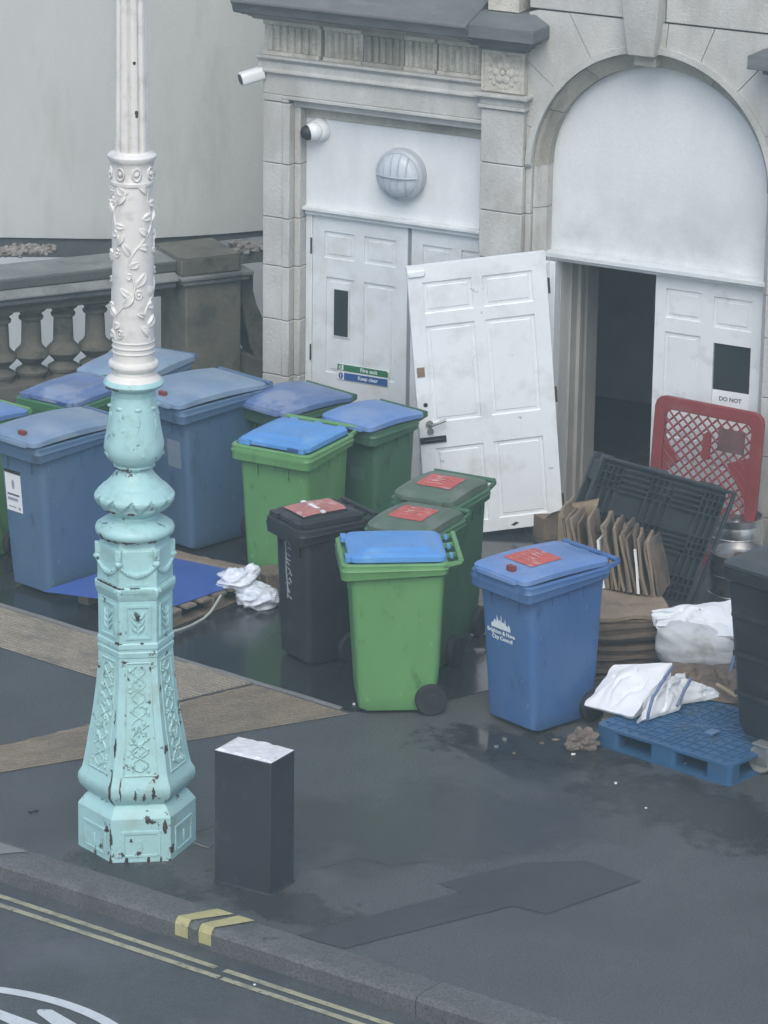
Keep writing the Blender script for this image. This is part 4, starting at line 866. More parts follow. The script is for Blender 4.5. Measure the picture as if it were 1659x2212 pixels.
b = MB()
for (u_, v_, s1) in ((.32, 236, .016), (.34, 243, .012), (.25, 128, .01)): b.ell(azpt(rp(36.8, v_) * .985, u_, zy(v_)), (s1 * .9, .006, s1), 7, 5)
b.build('rust_spot', M_rust, post, smooth=True)
b = MB(); b.lathe([(.085, zy(-700)), (.12, zy(-700) + .05), (.05, zy(-700) + .1)], 24); b.build('lantern_mount', M_cream, post, smooth=True)

random.seed(44)
def rustarc(y, hw, a0, a1, r_, hexa=True):
    P = []
    for i in range(19):
        a_ = a0 + (a1 - a0) * i / 18; rv = rp(hw, y) / (.985 if hexa else 1); rr_ = hexpt(rv, a_ - R(-22)) if hexa else rv
        P.append(azpt(rr_ + .0005, a_, zy(y) + .006 * nz(i * .8, y)))
    b = MB(); b.tube(P, [r_ * max(.15, .6 + 1.1 * nz(i * .7, y * .3)) for i in range(19)], 6); b.build('rust_line', M_rust, post, smooth=True)
rustarc(1149, 80.5, R(-60), R(10), .007, False); rustarc(1149, 80.5, R(25), R(40), .006, False); rustarc(1247, 81, R(-80), R(-14), .010); rustarc(1247, 81, R(-5), R(12), .006)
rustarc(1366, 80, R(-32), R(-18), .009); rustarc(1366, 80, R(12), R(18), .007); rustarc(1700, 101, R(-30), R(34), .009); rustarc(1089, 75, R(-50), R(-30), .008, False); rustarc(1089, 75, R(-8), R(2), .009, False)
rustarc(1004, 45.3, R(-60), R(-25), .005, False); rustarc(828, 65, R(-60), R(-28), .008, False); rustarc(1003, 45.2, R(20), R(45), .003, False)
for (y0, y1, a_, r_) in ((1560, 1600, -22, .009), (1625, 1705, -24, .011), (1640, 1690, -14, .006), (1505, 1540, -26, .005), (1745, 1790, -22.5, .010), (1800, 1836, -23, .010), (1805, 1838, -8, .016), (1805, 1838, 16, .014), (1730, 1760, 33, .017), (1808, 1835, 29, .010), (1800, 1822, -50, .010), (1788, 1800, -40, .009), (1768, 1776, -3, .009), (1665, 1690, 2, .009), (1660, 1688, 22, .012), (1672, 1692, 12, .010)):
    P = []
    for i in range(8):
        y = y0 + (y1 - y0) * i / 7; hw = fl_hw(y) if y < 1712 else 125; aa = R(a_) + .03 * nz(i * .9, y0)
        P.append(azpt(hexpt(rp(hw, y) / .985, aa - R(-22)) + .0005, aa, zy(y)))
    b = MB(); b.tube(P, [r_ * max(.2, math.sin(math.pi * (i + .5) / 8) * (.8 + .8 * nz(i * 1.1, y1))) for i in range(8)], 6); b.build('rust_patch', M_rust, post, smooth=True)

# ------------------------------------------------------------------ metal box pillar
bm = Matrix.Translation((-0.695, 19.875, 0)) @ Matrix.Rotation(R(-31), 4, 'Z')
bx = thing('service_pillar', 'short black rectangular metal pillar with a bare metal top on the pavement', 'pillar', M=bm)
b = MB(); b.box(-0.185, 0.185, -0.12, 0.12, -0.01, 0.775); b.box(-0.188, 0.188, -0.123, 0.123, .7755, .785); b.box(-0.19, 0.19, -0.125, 0.125, -0.01, .012)
b.build('casing', mat('black_painted_metal', (0.028, 0.032, 0.040), 0.55, 0.2, 4, 0.2, 50, dirt=((0.06, 0.065, 0.075), 0.25, 7, 3)), bx, bevel=0.005)
b = MB(); n = 14; vs = []; fs = []
for i in range(n + 1):
    for j in range(n + 1):
        x = -0.184 + 0.368 * i / n; y = -0.119 + 0.238 * j / n; e = min(i, n - i, j, n - j)
        inx = abs(x) < .10 and abs(y) < .062
        z = 0.787 + (0.006 if e > 0 else 0) + 0.016 * abs(nz(x * 14, y * 14)) * (e > 0)
        vs.append((x, y, z))
for i in range(n):
    for j in range(n): q = i * (n + 1) + j; fs.append((q, q + n + 1, q + n + 2, q + 1))
b.add(vs, fs); b.build('metal_top', mat('sky_whitened_bare_metal', (0.88, 0.88, 0.88), 0.3, 0.1, 12, 0.3, 40, metal=0.35, dirt=((0.35, 0.34, 0.33), 0.22, 16, 3)), bx)  # bare metal top; bright sky reflection put into its near-white base colour

# ------------------------------------------------------------------ wheelie bins
def wheelie(label, loc, back, W_, D_, H_, mb, ml, mh=None, lid='flat', inset=0.04, arch=0.0, mark=None, wheelr=0.1, clip=False, group='wheeled bins on the forecourt', mr=None, rubber=True, lift=0.0):
    t = thing('wheelie_bin', label, 'bin', (loc[0], loc[1], 0), R(back - 90), group)
    b = MB(); hb = H_ - 0.075
    yb = D_ / 2 - 0.055; yf0 = -D_ / 2 + 0.15 * D_ / .74; yf1 = -D_ / 2 + 0.085
    def sec(z, wf, yf, yk, r=0.045): return rrect(W_ * wf, yk - yf, r, z, 4, 0, (yk + yf) / 2)
    def fy(z): return yf0 + (yf1 - yf0) * z / hb
    loops = [sec(0.025, .75, yf0 + .02, yb - 0.06), sec(0.04, .77, yf0, yb - 0.05), sec(0.12, .78, fy(.12), yb - 0.05), sec(0.20, .79, fy(.20), yb - 0.03), sec(0.30, .80, fy(.30), yb - 0.02), sec(0.6, .83, fy(.6), yb - .01), sec(hb - .05, .86, fy(hb), yb), sec(hb - .02, .865, fy(hb), yb)]
    def rim(z, o, drop=0.0):
        L_ = rrect(W_ + 2 * o, D_ + 2 * o - .05, 0.05, z, 4, 0, -.025 + .02); out = []
        for (x, y, zz) in L_: out.append((x, y, zz - drop * (1 - sstep(-D_ / 2 + .04, -D_ / 2 + .22, y))))
        return out
    loops += [rim(hb - .004, -.02, .035), rim(hb + .004, -.006, .032), rim(H_ - .040, -.004, .02), rim(H_ - .036, 0.0, .01), rim(H_ - .03, -.006), rim(H_ - .008, -.004), rim(H_, -.012), rim(H_, -.03), rim(H_ - .03, -.034)]
    b.loft(loops)
    # stiffening ribs under the rim
    for sx in (-1, 1):
        for yy in (-.12, .02, .14):
            xw = W_ * .43; b.box(sx * xw - .006, sx * xw + .006, yy - .004, yy + .004, hb - .09, hb + .01)
    for xx in (-.12, .12): b.box(xx - .004, xx + .004, yf1 - .012, yf1 + .01, hb - .13, hb - .04)
    b.build('body', mb, t, smooth=True, angle=38)
    # wheels and axle
    for sx in (-1, 1):
        b = MB(); wr = wheelr; M_ = T(sx * (W_ * .385 + .02), yb - 0.075, wr) @ Matrix.Rotation(R(90), 4, 'Y')
        b.lathe([(wr * .5, -.024), (wr * .93, -.026), (wr, -.016), (wr, .016), (wr * .93, .026), (wr * .5, .024)], 26, M_)
        wh = b.build('wheel', M_rub, t, smooth=True)
        b = MB(); b.lathe([(.02, -.030), (wr * .5, -.027), (wr * .5, .027), (.02, .030)], 18, M_); b.build('hub', M_black, wh, smooth=True)
    b = MB(); b.tube([(-W_ * .40, yb - .085, wheelr), (W_ * .40, yb - .085, wheelr)], .011, 8); b.build('axle', M_zinc, t)
    # handle bar
    b = MB(); yh = D_ / 2 + .04; zh = H_ + .016
    b.tube([(-W_ * .44, yh, zh), (W_ * .44, yh, zh)], .017, 12)
    for xx in (-W_ * .44, -W_ * .16, W_ * .16, W_ * .44): b.prismx([(D_ / 2 - .06, H_ - .03), (yh + .005, zh - .022), (yh + .005, zh - .002), (D_ / 2 - .06, H_ - .002)][::-1], xx - .010, xx + .010)
    b.build('handle', mh or mb, t, smooth=True)
    # lid
    b = MB(); lw, ldp = W_ - 2 * inset, D_ - 2 * inset - (.03 if lid == 'flat' else 0) + (0.02 if lid != 'flat' else 0); nx_, ny_ = 26, 32; rc = .055; cy = 0.015 if lid == 'flat' else 0.0
    def corner(x, y):
        hx, hy = lw / 2 - rc, ldp / 2 - rc
        dx, dy = abs(x) - hx, abs(y) - hy
        if dx > 0 and dy > 0:
            m_ = max(dx, dy) / math.hypot(dx, dy); return math.copysign(hx + dx * m_, x), math.copysign(hy + dy * m_, y)
        return x, y
    vs = []; fs = []
    for i in range(nx_ + 1):
        for j in range(ny_ + 1):
            x = -lw / 2 + lw * i / nx_; y = -ldp / 2 + ldp * j / ny_
            ed = min(lw / 2 - abs(x), ldp / 2 - abs(y)); v_ = y / (ldp / 2); u_ = x / (lw / 2)
            z = H_ + 0.028 + 0.016 * sstep(0, .03, ed)
            if lid == 'flat': z += 0.016 * sstep(.07, .10, ed) - 0.010 * sstep(.13, .15, min(lw / 2 - abs(x), (ldp / 2 - abs(y)) * .8)) + 0.008 * (1 - v_ * v_)
            elif lid == 'arch': z += arch * (1 - min(1, abs(v_ + .15)) ** 2) * (1 - .25 * u_ * u_) + 0.008 * sstep(.06, .10, ed)
            elif lid == 'ridge': z += 0.010 * sstep(.05, .06, ed) + arch * (1 - v_ * v_)
            z += 0.003 * nz(x * 5 + loc[0], y * 5 + loc[1]) + lift * (1 - v_) * .5
            X, Y = corner(x, y); vs.append((X, Y + cy, z))
    for i in range(nx_):
        for j in range(ny_): q = i * (ny_ + 1) + j; fs.append((q, q + ny_ + 1, q + ny_ + 2, q + 1))
    per = [i * (ny_ + 1) for i in range(nx_ + 1)] + [nx_ * (ny_ + 1) + j for j in range(1, ny_ + 1)] + [i * (ny_ + 1) + ny_ for i in range(nx_ - 1, -1, -1)] + [j for j in range(ny_ - 1, 0, -1)]
    base = len(vs)
    for q in per: x, y, z = vs[q]; vs.append((x * 1.006, (y - cy) * 1.004 + cy, H_ + 0.003 + (z - H_ - .028) * .6 * (lid == 'arch' or lift > 0)))
    n_ = len(per)
    for k in range(n_): fs.append((per[k], base + k, base + (k + 1) % n_, per[(k + 1) % n_]))
    fs.append(tuple(base + k for k in range(n_)))
    b.add(vs, fs); ld = b.build('lid', ml, t, smooth=True, angle=45)
    # front grips and rear hinge knuckles
    b = MB()
    if lid == 'flat':
        for sx in (-1, 1):
            b = MB(); b.loft([rrect(.09, .035, .01, z, 2, sx * (lw / 2 - .06), -ldp / 2 + cy - .006) for z in (H_ + .002, H_ + .034)]); b.build('lid_grip', ml, ld, smooth=True)
        b = MB()
        b.box(lw / 2 - .14, lw / 2 - .055, -ldp / 2 + cy - .0262, -ldp / 2 + cy - .0236, H_ + .006, H_ + .03)
        b.build('grip_slot', M_black if mb is M_black else mat('deep_blue_recess', (0.03, 0.07, 0.22), .6), ld)
    else:
        b.loft([rrect(lw * .7, .05, .018, z, 3, 0, -ldp / 2 + cy + .002) for z in (H_ + .004, H_ + .026 + lift)])
        b.build('lid_grip', ml, ld, smooth=True)
    b = MB()
    for xx in (-W_ * .3, 0, W_ * .3):
        b = MB(); b.tube([(xx - .03, D_ / 2 - .012, H_ + .02), (xx + .03, D_ / 2 - .012, H_ + .02)], .011, 10); b.build('hinge_knuckle', ml, ld, smooth=True)
    if clip:
        b = MB(); b.loft([rrect(.062, .036, .008, z, 2, .06, -ldp / 2 + .055) for z in (H_ + .035, H_ + .085)]); b.build('lid_lock', M_redpl, ld, smooth=True)
    t['_H'] = H_; del t['_H']
    return t, ld

BIN = {}
BIN['b1'] = wheelie('bright green blue-lidded bin in the front row between the black and royal blue bins', (0.055, 22.73), 5, 0.60, 0.72, 1.0, M_lime, M_bluelid, lid='flat', inset=.045)
BIN['b2'] = wheelie('bright green blue-lidded bin standing behind the small black bin', (-0.62, 25.07), 61, 0.63, 0.70, 1.0, M_lime, M_bluelid, lid='flat', inset=.045)
BIN['b3'] = wheelie('dark green bin with wide blue lid touching the open white door', (-0.085, 25.56), 48, 0.48, 0.55, 1.0, M_dgreen, M_bluelid2, lid='arch', inset=.0, arch=.03)
BIN['b4'] = wheelie('dark green bin with dull purplish lid under the fire exit sign', (-0.64, 25.98), 46, 0.55, 0.66, 0.99, M_dgreen, M_navy, lid='arch', inset=.0, arch=.03)
BIN['b5'] = wheelie('royal blue bin with white council crest on its front and red patch on lid', (0.965, 22.45), 41, 0.55, 0.76, 1.0, M_bluebody2, M_bluelid2, lid='arch', inset=.03, arch=.02, clip=True)
BIN['b6'] = wheelie('small black bin with pink sticker on the lid and white scrawl down its front', (-0.43, 23.52), 33, 0.46, 0.56, 0.95, M_black, M_black, lid='flat', inset=.03)
BIN['b7'] = wheelie('dark green bin with red-patched green lid right in front of the open door', (0.37, 23.93), 62, 0.50, 0.58, 1.0, M_dgreen, M_olive, lid='ridge', inset=.03, arch=.02)
BIN['b8'] = wheelie('dark green bin with red-patched green lid directly behind the front bright green bin', (0.20, 23.36), 62, 0.50, 0.58, 0.97, M_dgreen, M_olive, lid='ridge', inset=.03, arch=.02)
BIN['b9'] = wheelie('slate blue bin with white notice on its front left of the lamp post', (-2.20, 24.89), 47, 0.51, 0.84, 1.09, M_bluebody, M_dustlid, lid='arch', inset=.015, arch=.035, clip=True)
BIN['b10'] = wheelie('slate blue bin with domed lid just right of the lamp post', (-1.315, 25.90), 46, 0.60, 0.86, 1.08, M_bluebody, M_dustlid, lid='arch', inset=.015, arch=.035, clip=True)
BIN['b11'] = wheelie('bright green bin with blue lid cut off by the left edge of the photo', (-2.90, 25.45), 50, 0.58, 0.74, 1.0, M_lime, M_bluelid2, lid='arch', inset=.0, arch=.03)
BIN['b12'] = wheelie('green bin with shiny violet blue lid between the two slate blue bins', (-2.18, 26.10), 55, 0.56, 0.72, 1.0, M_mgreen, M_navy, lid='flat', inset=.03)
BIN['b13'] = wheelie('slate blue bin with flat dusty lid, rearmost beside the stone pier', (-1.79, 26.78), 62, 0.56, 0.76, 1.0, M_bluebody, M_dustlid, lid='ridge', inset=.0, arch=.02)

def lidpatch(key, x0, x1, y0, y1, m, name='sticker', stripes=True, dz=.0):
    t, ld = BIN[key]; vs_ = ld.data.vertices; b = MB()
    def hz(x, y):
        best = min(vs_, key=lambda q: (q.co.x - x) ** 2 + (q.co.y - y) ** 2 + (10 if q.co.z < 0.9 * t.dimensions.z - 1 else 0) + (0 if q.co.z > zmin else 1)); return best.co.z
    zmin = max(q.co.z for q in vs_) - .07
    n = 6; pts = []
    for i in range(n + 1):
        for j in range(n + 1):
            x = x0 + (x1 - x0) * i / n; y = y0 + (y1 - y0) * j / n; pts.append((x, y, hz(x, y) + .004 + dz))
    b.add(pts, [(i * (n + 1) + j, (i + 1) * (n + 1) + j, (i + 1) * (n + 1) + j + 1, i * (n + 1) + j + 1) for i in range(n) for j in range(n)])
    o = b.build(name, m, ld, smooth=True)
    if stripes:
        b = MB(); random.seed(len(key) + int(x0 * 100))
        for k in range(4):
            yy = y0 + (y1 - y0) * (.25 + .17 * k); xx = x0 + (x1 - x0) * random.uniform(.15, .3); ln = (x1 - x0) * random.uniform(.35, .6)
            P = [(xx + ln * q / 4, yy + random.uniform(-.008, .008), hz(xx + ln * q / 4, yy) + .007 + dz) for q in range(5)]
            b.tube(P, .0035, 5)
        b.build('faded_scribble', M_pink, o)
    return o
lidpatch('b5', -.13, .13, -.20, .06, M_red)
lidpatch('b7', -.12, .13, -.14, .10, M_red)
lidpatch('b8', -.12, .12, -.15, .10, M_red)
lidpatch('b6', -.13, .12, -.17, .15, M_pink, stripes=False, dz=.008)
t6, l6 = BIN['b6']; b = MB(); b.box(-.14, .12, -.035, -.005, 1.012, 1.024); b.build('white_stripe', M_paper, l6)

# prints on the bins (front faces are at -y)
def frontM(key, x, z, tilt=0.0):
    t, ld = BIN[key]; bd = [c for c in t.children if c.name.startswith('body')][0]
    return t
def front_y(D_, H_, z):
    hb = H_ - .075; yf0 = -D_ / 2 + 0.15 * D_ / .74; yf1 = -D_ / 2 + .085; return yf0 + (yf1 - yf0) * z / hb
def onfront(D_, H_, x, z, out=.002):
    hb = H_ - .075; sl_ = ((-D_ / 2 + .085) - (-D_ / 2 + 0.15 * D_ / .74)) / hb
    return T(x, front_y(D_, H_, z) - out, z) @ Matrix.Rotation(math.atan(-sl_) * -1 * -1, 4, 'X')
t5 = BIN['b5'][0]
Mq = onfront(.76, 1.0, -.05, .64)
lg = bpy.data.objects.new('council_crest', None)
b = MB(); random.seed(2)
pts = [(-.085, 0), (.085, 0), (.085, .02), (.07, .045), (.06, .025), (.045, .035), (.04, .075), (.033, .035), (.02, .05), (.010, .04), (.004, .09), (-.002, .042), (-.014, .06), (-.022, .04), (-.033, .085), (-.038, .04), (-.055, .055), (-.07, .03), (-.085, .025)]
b.prismy(pts, -.002, -.0005); o = b.build('council_crest', M_markw, t5); o.matrix_local = Mq
text_mesh('printed_text', 'Brighton & Hove', .036, M_markw, t5, onfront(.76, 1.0, -.05, .615, .004) @ rotX, .0008)
text_mesh('printed_text', 'City Council', .036, M_markw, t5, onfront(.76, 1.0, -.04, .578, .004) @ rotX, .0008)
def notice(key, D_, H_, x, z, w_, h_, m=M_paper, dark=True):
    t = BIN[key][0]; M0 = onfront(D_, H_, x, z, .003)
    b = MB(); b.box(-w_ / 2, w_ / 2, -.002, 0, -h_ / 2, h_ / 2); p = b.build('paper_notice', m, t); p.matrix_local = M0
    if dark:
        b = MB(); b.box(-w_ * .40, w_ * .36, -.0035, -.0022, -h_ * .08, -h_ * .03); b.build('print_line', M_ink, p)
        for bb in ((-w_ * .40, w_ * .25, -h_ * .22, -h_ * .14), (-w_ * .38, w_ * .1, -h_ * .40, -h_ * .37), (w_ * .25, w_ * .38, -h_ * .43, -h_ * .36)):
            b = MB(); b.box(bb[0], bb[1], -.0035, -.0022, bb[2], bb[3]); b.build('print_line', M_inkg, p)
        b = MB()
        b.prismy([(w_ * .0 + .014 * math.cos(q), h_ * .22 + .035 * math.sin(q)) for q in [2 * math.pi * k / 12 for k in range(12)]], -.0035, -.0022); b.build('print_line', M_inkg, p)
        b = MB(); b.box(-w_ * .5, w_ * .5, -.006, .004, h_ * .52, h_ * .60); b.build('sleeve_clip', M_black, p)
    return p
notice('b9', .84, 1.09, -.09, .70, .155, .27)
notice('b10', .86, 1.08, .12, .72, .13, .20, mat('faded_label', (0.20, 0.26, 0.33), .6), False)
notice('b3', .54, 1.0, .03, .66, .13, .10, mat('faded_green_label', (0.09, 0.17, 0.12), .6), False)
# white scrawl painted down the front of the black bin
b = MB(); random.seed(8)
for k in range(11):
    z = .80 - k * .036; x = -.03 + random.uniform(-.015, .015); wv = random.uniform(.03, .07)
    b.tube([(x - wv * .5, 0, z + random.uniform(-.01, .01)), (x, 0, z + random.uniform(-.012, .02)), (x + wv * .5, 0, z + random.uniform(-.015, .015))], random.uniform(.003, .0055), 5)
b.tube([(-.06, 0, .80), (-.055, 0, .70), (-.06, 0, .60), (-.045, 0, .48), (-.05, 0, .42)], .006, 5)
o = b.build('painted_scrawl', M_scrawl, t6); o.matrix_local = Matrix.Translation((0.0, front_y(.56, .95, .6) - .003, .0)) @ Matrix.Rotation(R(0), 4, 'X')
o.matrix_local = T(0, front_y(.56, .95, .6) - .001, .6) @ Matrix.Rotation(math.atan((.15 * .56 / .74 - .085) / (.95 - .075)), 4, 'X') @ T(0, 0, -.6)

# large black trade container at the right edge
ctn = thing('trade_bin', 'large black four-wheeled waste container cut off by the right edge beside the blue pallet', 'bin', (2.79, 21.68, 0), R(-45))
b = MB(); b.loft([rrect(1.0, .80, .06, .20, 4), rrect(1.04, .84, .06, .26, 4), rrect(1.2, .94, .05, 1.16, 4), rrect(1.25, 1.0, .05, 1.18, 4), rrect(1.25, 1.0, .05, 1.25, 4), rrect(1.2, .95, .05, 1.25, 4)])
for z in (.45, .7, .95): b.box(-.5 - z * .05, .5 + z * .05, -.425 - .055 * (z - .26) / .9 - .004, -.40, z, z + .03)
b.build('body', M_black, ctn, smooth=True)
b = MB(); b.loft([rrect(1.24, .99, .05, 1.252, 4), rrect(1.25, 1.0, .05, 1.275, 4), rrect(1.18, .93, .05, 1.30, 4), rrect(1.1, .85, .05, 1.305, 4)]); b.build('lid', mat('charcoal_lid_plastic', (0.055, 0.062, 0.066), .5, .15, 4), ctn, smooth=True)
for sx in (-1, 1):
    for sy in (-1, 1):
        x, y = sx * .28, sy * .43
        b = MB(); M_ = T(x - .03, y, .09) @ Matrix.Rotation(R(90), 4, 'X'); b.lathe([(.03, -.022), (.075, -.022), (.085, -.012), (.085, .012), (.075, .022), (.03, .022)], 20, M_); wh = b.build('castor', mat('pale_castor_rubber', (0.30, 0.31, 0.28), .6, .2, 9), ctn, smooth=True)
        b = MB(); b.box(x - .045, x + .05, y - .036, y - .026, .07, .19); b.box(x - .045, x + .05, y + .026, y + .036, .07, .19); b.box(x - .06, x + .06, y - .05, y + .05, .19, .205); b.build('castor_fork', M_zinc, wh, bevel=.003)

# ------------------------------------------------------------------ wooden pallet with blue sheet
PN = Vector((-1.38, 23.98, 0)); pax = Vector((math.cos(R(145)), math.sin(R(145)), 0)); pay = Vector((math.cos(R(50)), math.sin(R(50)), 0))
PM = Matrix(((pay.x, pax.x, 0, PN.x), (pay.y, pax.y, 0, PN.y), (0, 0, 1, 0), (0, 0, 0, 1)))
wp = thing('wooden_pallet', 'grimy wooden pallet lying flat under the bright blue sheet behind the lamp post', 'pallet', M=PM)
for k, y in enumerate((0.02, .37, .74)):
    b = MB()
    b.box(0, 1.0, y, y + .09, 0.006, 0.024); [b.box(x, x + .12, y, y + .09, 0.0245, .105) for x in (0, .44, .88)]
    b.build('bearer', M_wood, wp, bevel=.003)
for k in range(7):
    b = MB(); x = k * .15; b.box(x, x + .10, 0, .85, .1055, .125); b.build('top_board', M_wood, wp, bevel=.003)
sh_pts = [(-2.26, 24.36), (-1.40, 24.06), (-0.84, 24.70), (-1.12, 24.95), (-1.48, 25.12), (-1.86, 24.80)]
b = MB(); b.prism([(x + 1.5, y - 24.6) for x, y in sh_pts], 0.0, 0.006)
bs = b.build('blue_sheet', M_sheet, matrix=T(-1.5, 24.6, .128)); tag(bs, 'flat bright blue plastic sheet lying on the wooden pallet behind the lamp post', 'sheet')
# rotten board edge on the far side
b = MB(); L_ = []
for i in range(16):
    t_ = i / 15; p = G(368 + 200 * t_, 1199 + 42 * t_, .14); h = .018 + .012 * nz(i * .9, 2)
    L_.append([(p.x, p.y - .03, .118), (p.x + .01, p.y - .02 + .01 * nz(i, 1), .13 + h), (p.x + .03, p.y + .05, .135 + h), (p.x + .03, p.y + .06, .118)])
b.loft(L_); tag(b.build('broken_board', M_wood, smooth=True), 'ragged strip of rotten wood along the back edge of the blue sheet', 'board')

# white plastic bag and cable
def crumple(b, c, r, seed, amp=.35, n=28, m=20):
    def f(d):
        a_ = noise.turbulence(Vector((d.x * 1.3 + seed, d.y * 1.3, d.z * 1.3)), 5, True); return 1 - amp * .5 + amp * a_ if amp > .65 else 1 - amp * .3 + amp * .55 * (1 - 2.2 * abs(noise.noise(Vector((d.x * 1.5 + seed, d.y * 1.5, d.z * 2.0)))) + .25 * noise.noise(Vector((d.x * 5 + seed, d.y * 5, d.z * 5))))
    b.ell(c, r, n, m, f=f)
b = MB(); p = G(535, 1300, .1)
crumple(b, (0, 0, 0.165), (.135, .11, .07), 3, .55, 60, 40); crumple(b, (.10, .02, 0.22), (.055, .045, .05), 9, .5, 30, 20); crumple(b, (.14, -.06, 0.06), (.135, .13, .08), 5, .6, 60, 40); crumple(b, (-.09, -.02, .12), (.05, .04, .05), 12, .6, 30, 20); crumple(b, (.10, -.03, .11), (.12, .07, .05), 22, .6, 50, 30)
bg_ = b.build('plastic_bag', M_bag, smooth=True, matrix=T(G(512, 1302, 0).x, G(512, 1302, 0).y, 0)); bg_.data.set_sharp_from_angle(angle=R(180))
tag(bg_, 'crumpled thin white plastic bag at the corner of the pallet left of the black bin', 'plastic bag')
b = MB(); q = [G(478, 1285, .14), G(468, 1302, .09), G(455, 1322, .04), G(440, 1336, .012), G(415, 1350, .01), G(390, 1360, .01), G(366, 1366, .01), G(340, 1372, .01)]
b.tube(q, .0095, 8); tag(b.build('cable', mat('pale_cable_plastic', (0.35, 0.38, 0.36), .5), smooth=True), 'pale grey cord trailing from the white bag across the wet ground', 'cord')
# dark box behind the bag
b = MB(); p = G(612, 1345); b.box(-.12, .12, -.1, .1, 0, .16); tag(b.build('cardboard_box', M_card2, bevel=.006, matrix=T(G(590, 1290).x, G(590, 1290).y + .12, 0) @ Matrix.Rotation(R(35), 4, 'Z')), 'small sodden brown box wedged between the white bag and black bin', 'box')

# ------------------------------------------------------------------ blue plastic pallet
A = Vector((1.30, 22.03, 0)); Bp = Vector((2.07, 21.36, 0)); ux = (Bp - A).normalized(); uy = Vector((-ux.y, ux.x, 0))
BM = Matrix(((ux.x, uy.x, 0, A.x), (ux.y, uy.y, 0, A.y), (0, 0, 1, 0), (0, 0, 0, 1)))
bp_ = thing('plastic_pallet', 'blue plastic pallet lying flat on the pavement with white sacks at its back', 'pallet', M=BM)
PW, PD = 1.02, 0.82
b = MB(); b.loft([rrect(PW, PD, .05, z, 4, PW / 2, PD / 2) for z in (.118, .136)])
b.build('deck', M_bluepal, bp_, smooth=True)
b = MB()
for i in range(1, 13): x = PW * i / 13; b.box(x - .004, x + .004, .03, PD - .03, .1365, .1425)
for j in range(1, 11): y = PD * j / 11; b.box(.03, PW - .03, y - .004, y + .004, .1368, .1445)
for k in range(8):
    a_ = k * math.pi / 8; b.tube([(PW / 2 - .38 * math.cos(a_), PD / 2 - .36 * math.sin(a_), .140), (PW / 2 + .38 * math.cos(a_), PD / 2 + .36 * math.sin(a_), .140)], .005, 6)
b.build('deck_ribs', M_bluepal, bp_)
b = MB(); b.loft([rrect(PW, PD, .05, z, 4, PW / 2, PD / 2) for z in (.0, .018)]); b.build('bottom_frame', M_bluepal, bp_, smooth=True)
for ix, (x0, x1) in enumerate(((0.004, .17), (.41, .60), (.83, PW - .004))):
    for (y0, y1) in ((0.004, .12), (.35, .47), (PD - .12, PD - .004)):
        b = MB(); b.loft([rrect(x1 - x0, y1 - y0, .03, z, 4, (x0 + x1) / 2, (y0 + y1) / 2) for z in (.0185, .1175)]); b.build('block', M_bluepal, bp_, smooth=True)
b = MB(); b.box(.60, .66, .30, .38, .146, .160); b.build('raised_pad', mat('pale_blue_pad', (0.09, 0.17, 0.30), .5), bp_, bevel=.003)
b = MB(); b.box(-.22, .22, -.015, .015, 0, .004); 

# ------------------------------------------------------------------ black plastic pallet leaning
BR = Vector((2.07, 24.42, .04)); TR = Vector((2.40, 24.54, .78)); TL = Vector((1.49, 24.17, 1.14))
vx = (TR - TL).normalized(); vz0 = (TR - BR); vz = (vz0 - vx * vz0.dot(vx)).normalized(); vy = vz.cross(vx)
BPW, BPH = 1.06, .84
og = BR - vx * BPW
KM = Matrix(((vx.x, vy.x, vz.x, og.x), (vx.y, vy.y, vz.y, og.y), (vx.z, vy.z, vz.z, og.z), (0, 0, 0, 1)))
kp = thing('plastic_pallet', 'charcoal plastic pallet propped up on one corner behind the cardboard', 'pallet', M=KM)
# lattice face (front at y=0, depth .14)
b = MB(); e = .03
b.box(0, BPW, 0, .03, 0, .02); b.box(0, BPW, 0, .03, BPH - .02, BPH); b.box(0, .02, 0, .03, .0205, BPH - .0205); b.box(BPW - .02, BPW, 0, .03, .0205, BPH - .0205)
b.build('edge_frame', M_blackpal, kp, bevel=.004)
def bars(xa, xb, za, zb, nx_, nz_, name):
    b = MB()
    for i in range(nx_ + 1): x = xa + (xb - xa) * i / nx_; b.box(x - .004, x + .004, .002, .028, za, zb)
    for j in range(nz_ + 1): z = za + (zb - za) * j / nz_; b.box(xa, xb, .004, .026, z - .004, z + .004)
    b.build(name, M_blackpal, kp)
for zi, (za, zb) in enumerate(((.03, .19), (.34, .48), (.64, .79))):
    for (xa, xb) in ((.03, .19), (.42, .60), (.83, .99)): bars(xa, xb, za, zb, 4, 3, 'lattice_block')
b = MB()
for (za, zb) in ((.03, .19), (.34, .48), (.64, .79)):
    for k in range(5): z = za + (zb - za) * k / 4; b.box(.19, .42, .006, .024, z - .007, z + .007); b.box(.60, .83, .006, .024, z - .007, z + .007)
for (xa, xb) in ((.03, .19), (.42, .60), (.83, .99)):
    for k in range(4): x = xa + (xb - xa) * k / 3; b.box(x - .009, x + .009, .006, .024, .19, .34); b.box(x - .009, x + .009, .006, .024, .48, .64)
b.build('runner_slats', M_blackpal, kp)
b = MB()
for (xa, xb) in ((.01, .16), (.43, .59), (.86, 1.01)):
    b.box(xa, xb, .13, .15, .01, BPH - .01)
b.box(.02, 1.0, .031, .036, .02, BPH - .02)
b.build('back_runners', M_blackpal, kp, bevel=.004)
for (xa, xb) in ((.02, .15), (.44, .58), (.87, 1.0)):
    for (za, zb) in ((.03, .18), (.34, .48), (.65, .79)): b = MB(); b.box(xa, xb, .0365, .1295, za, zb); b.build('block', M_blackpal, kp, bevel=.004)

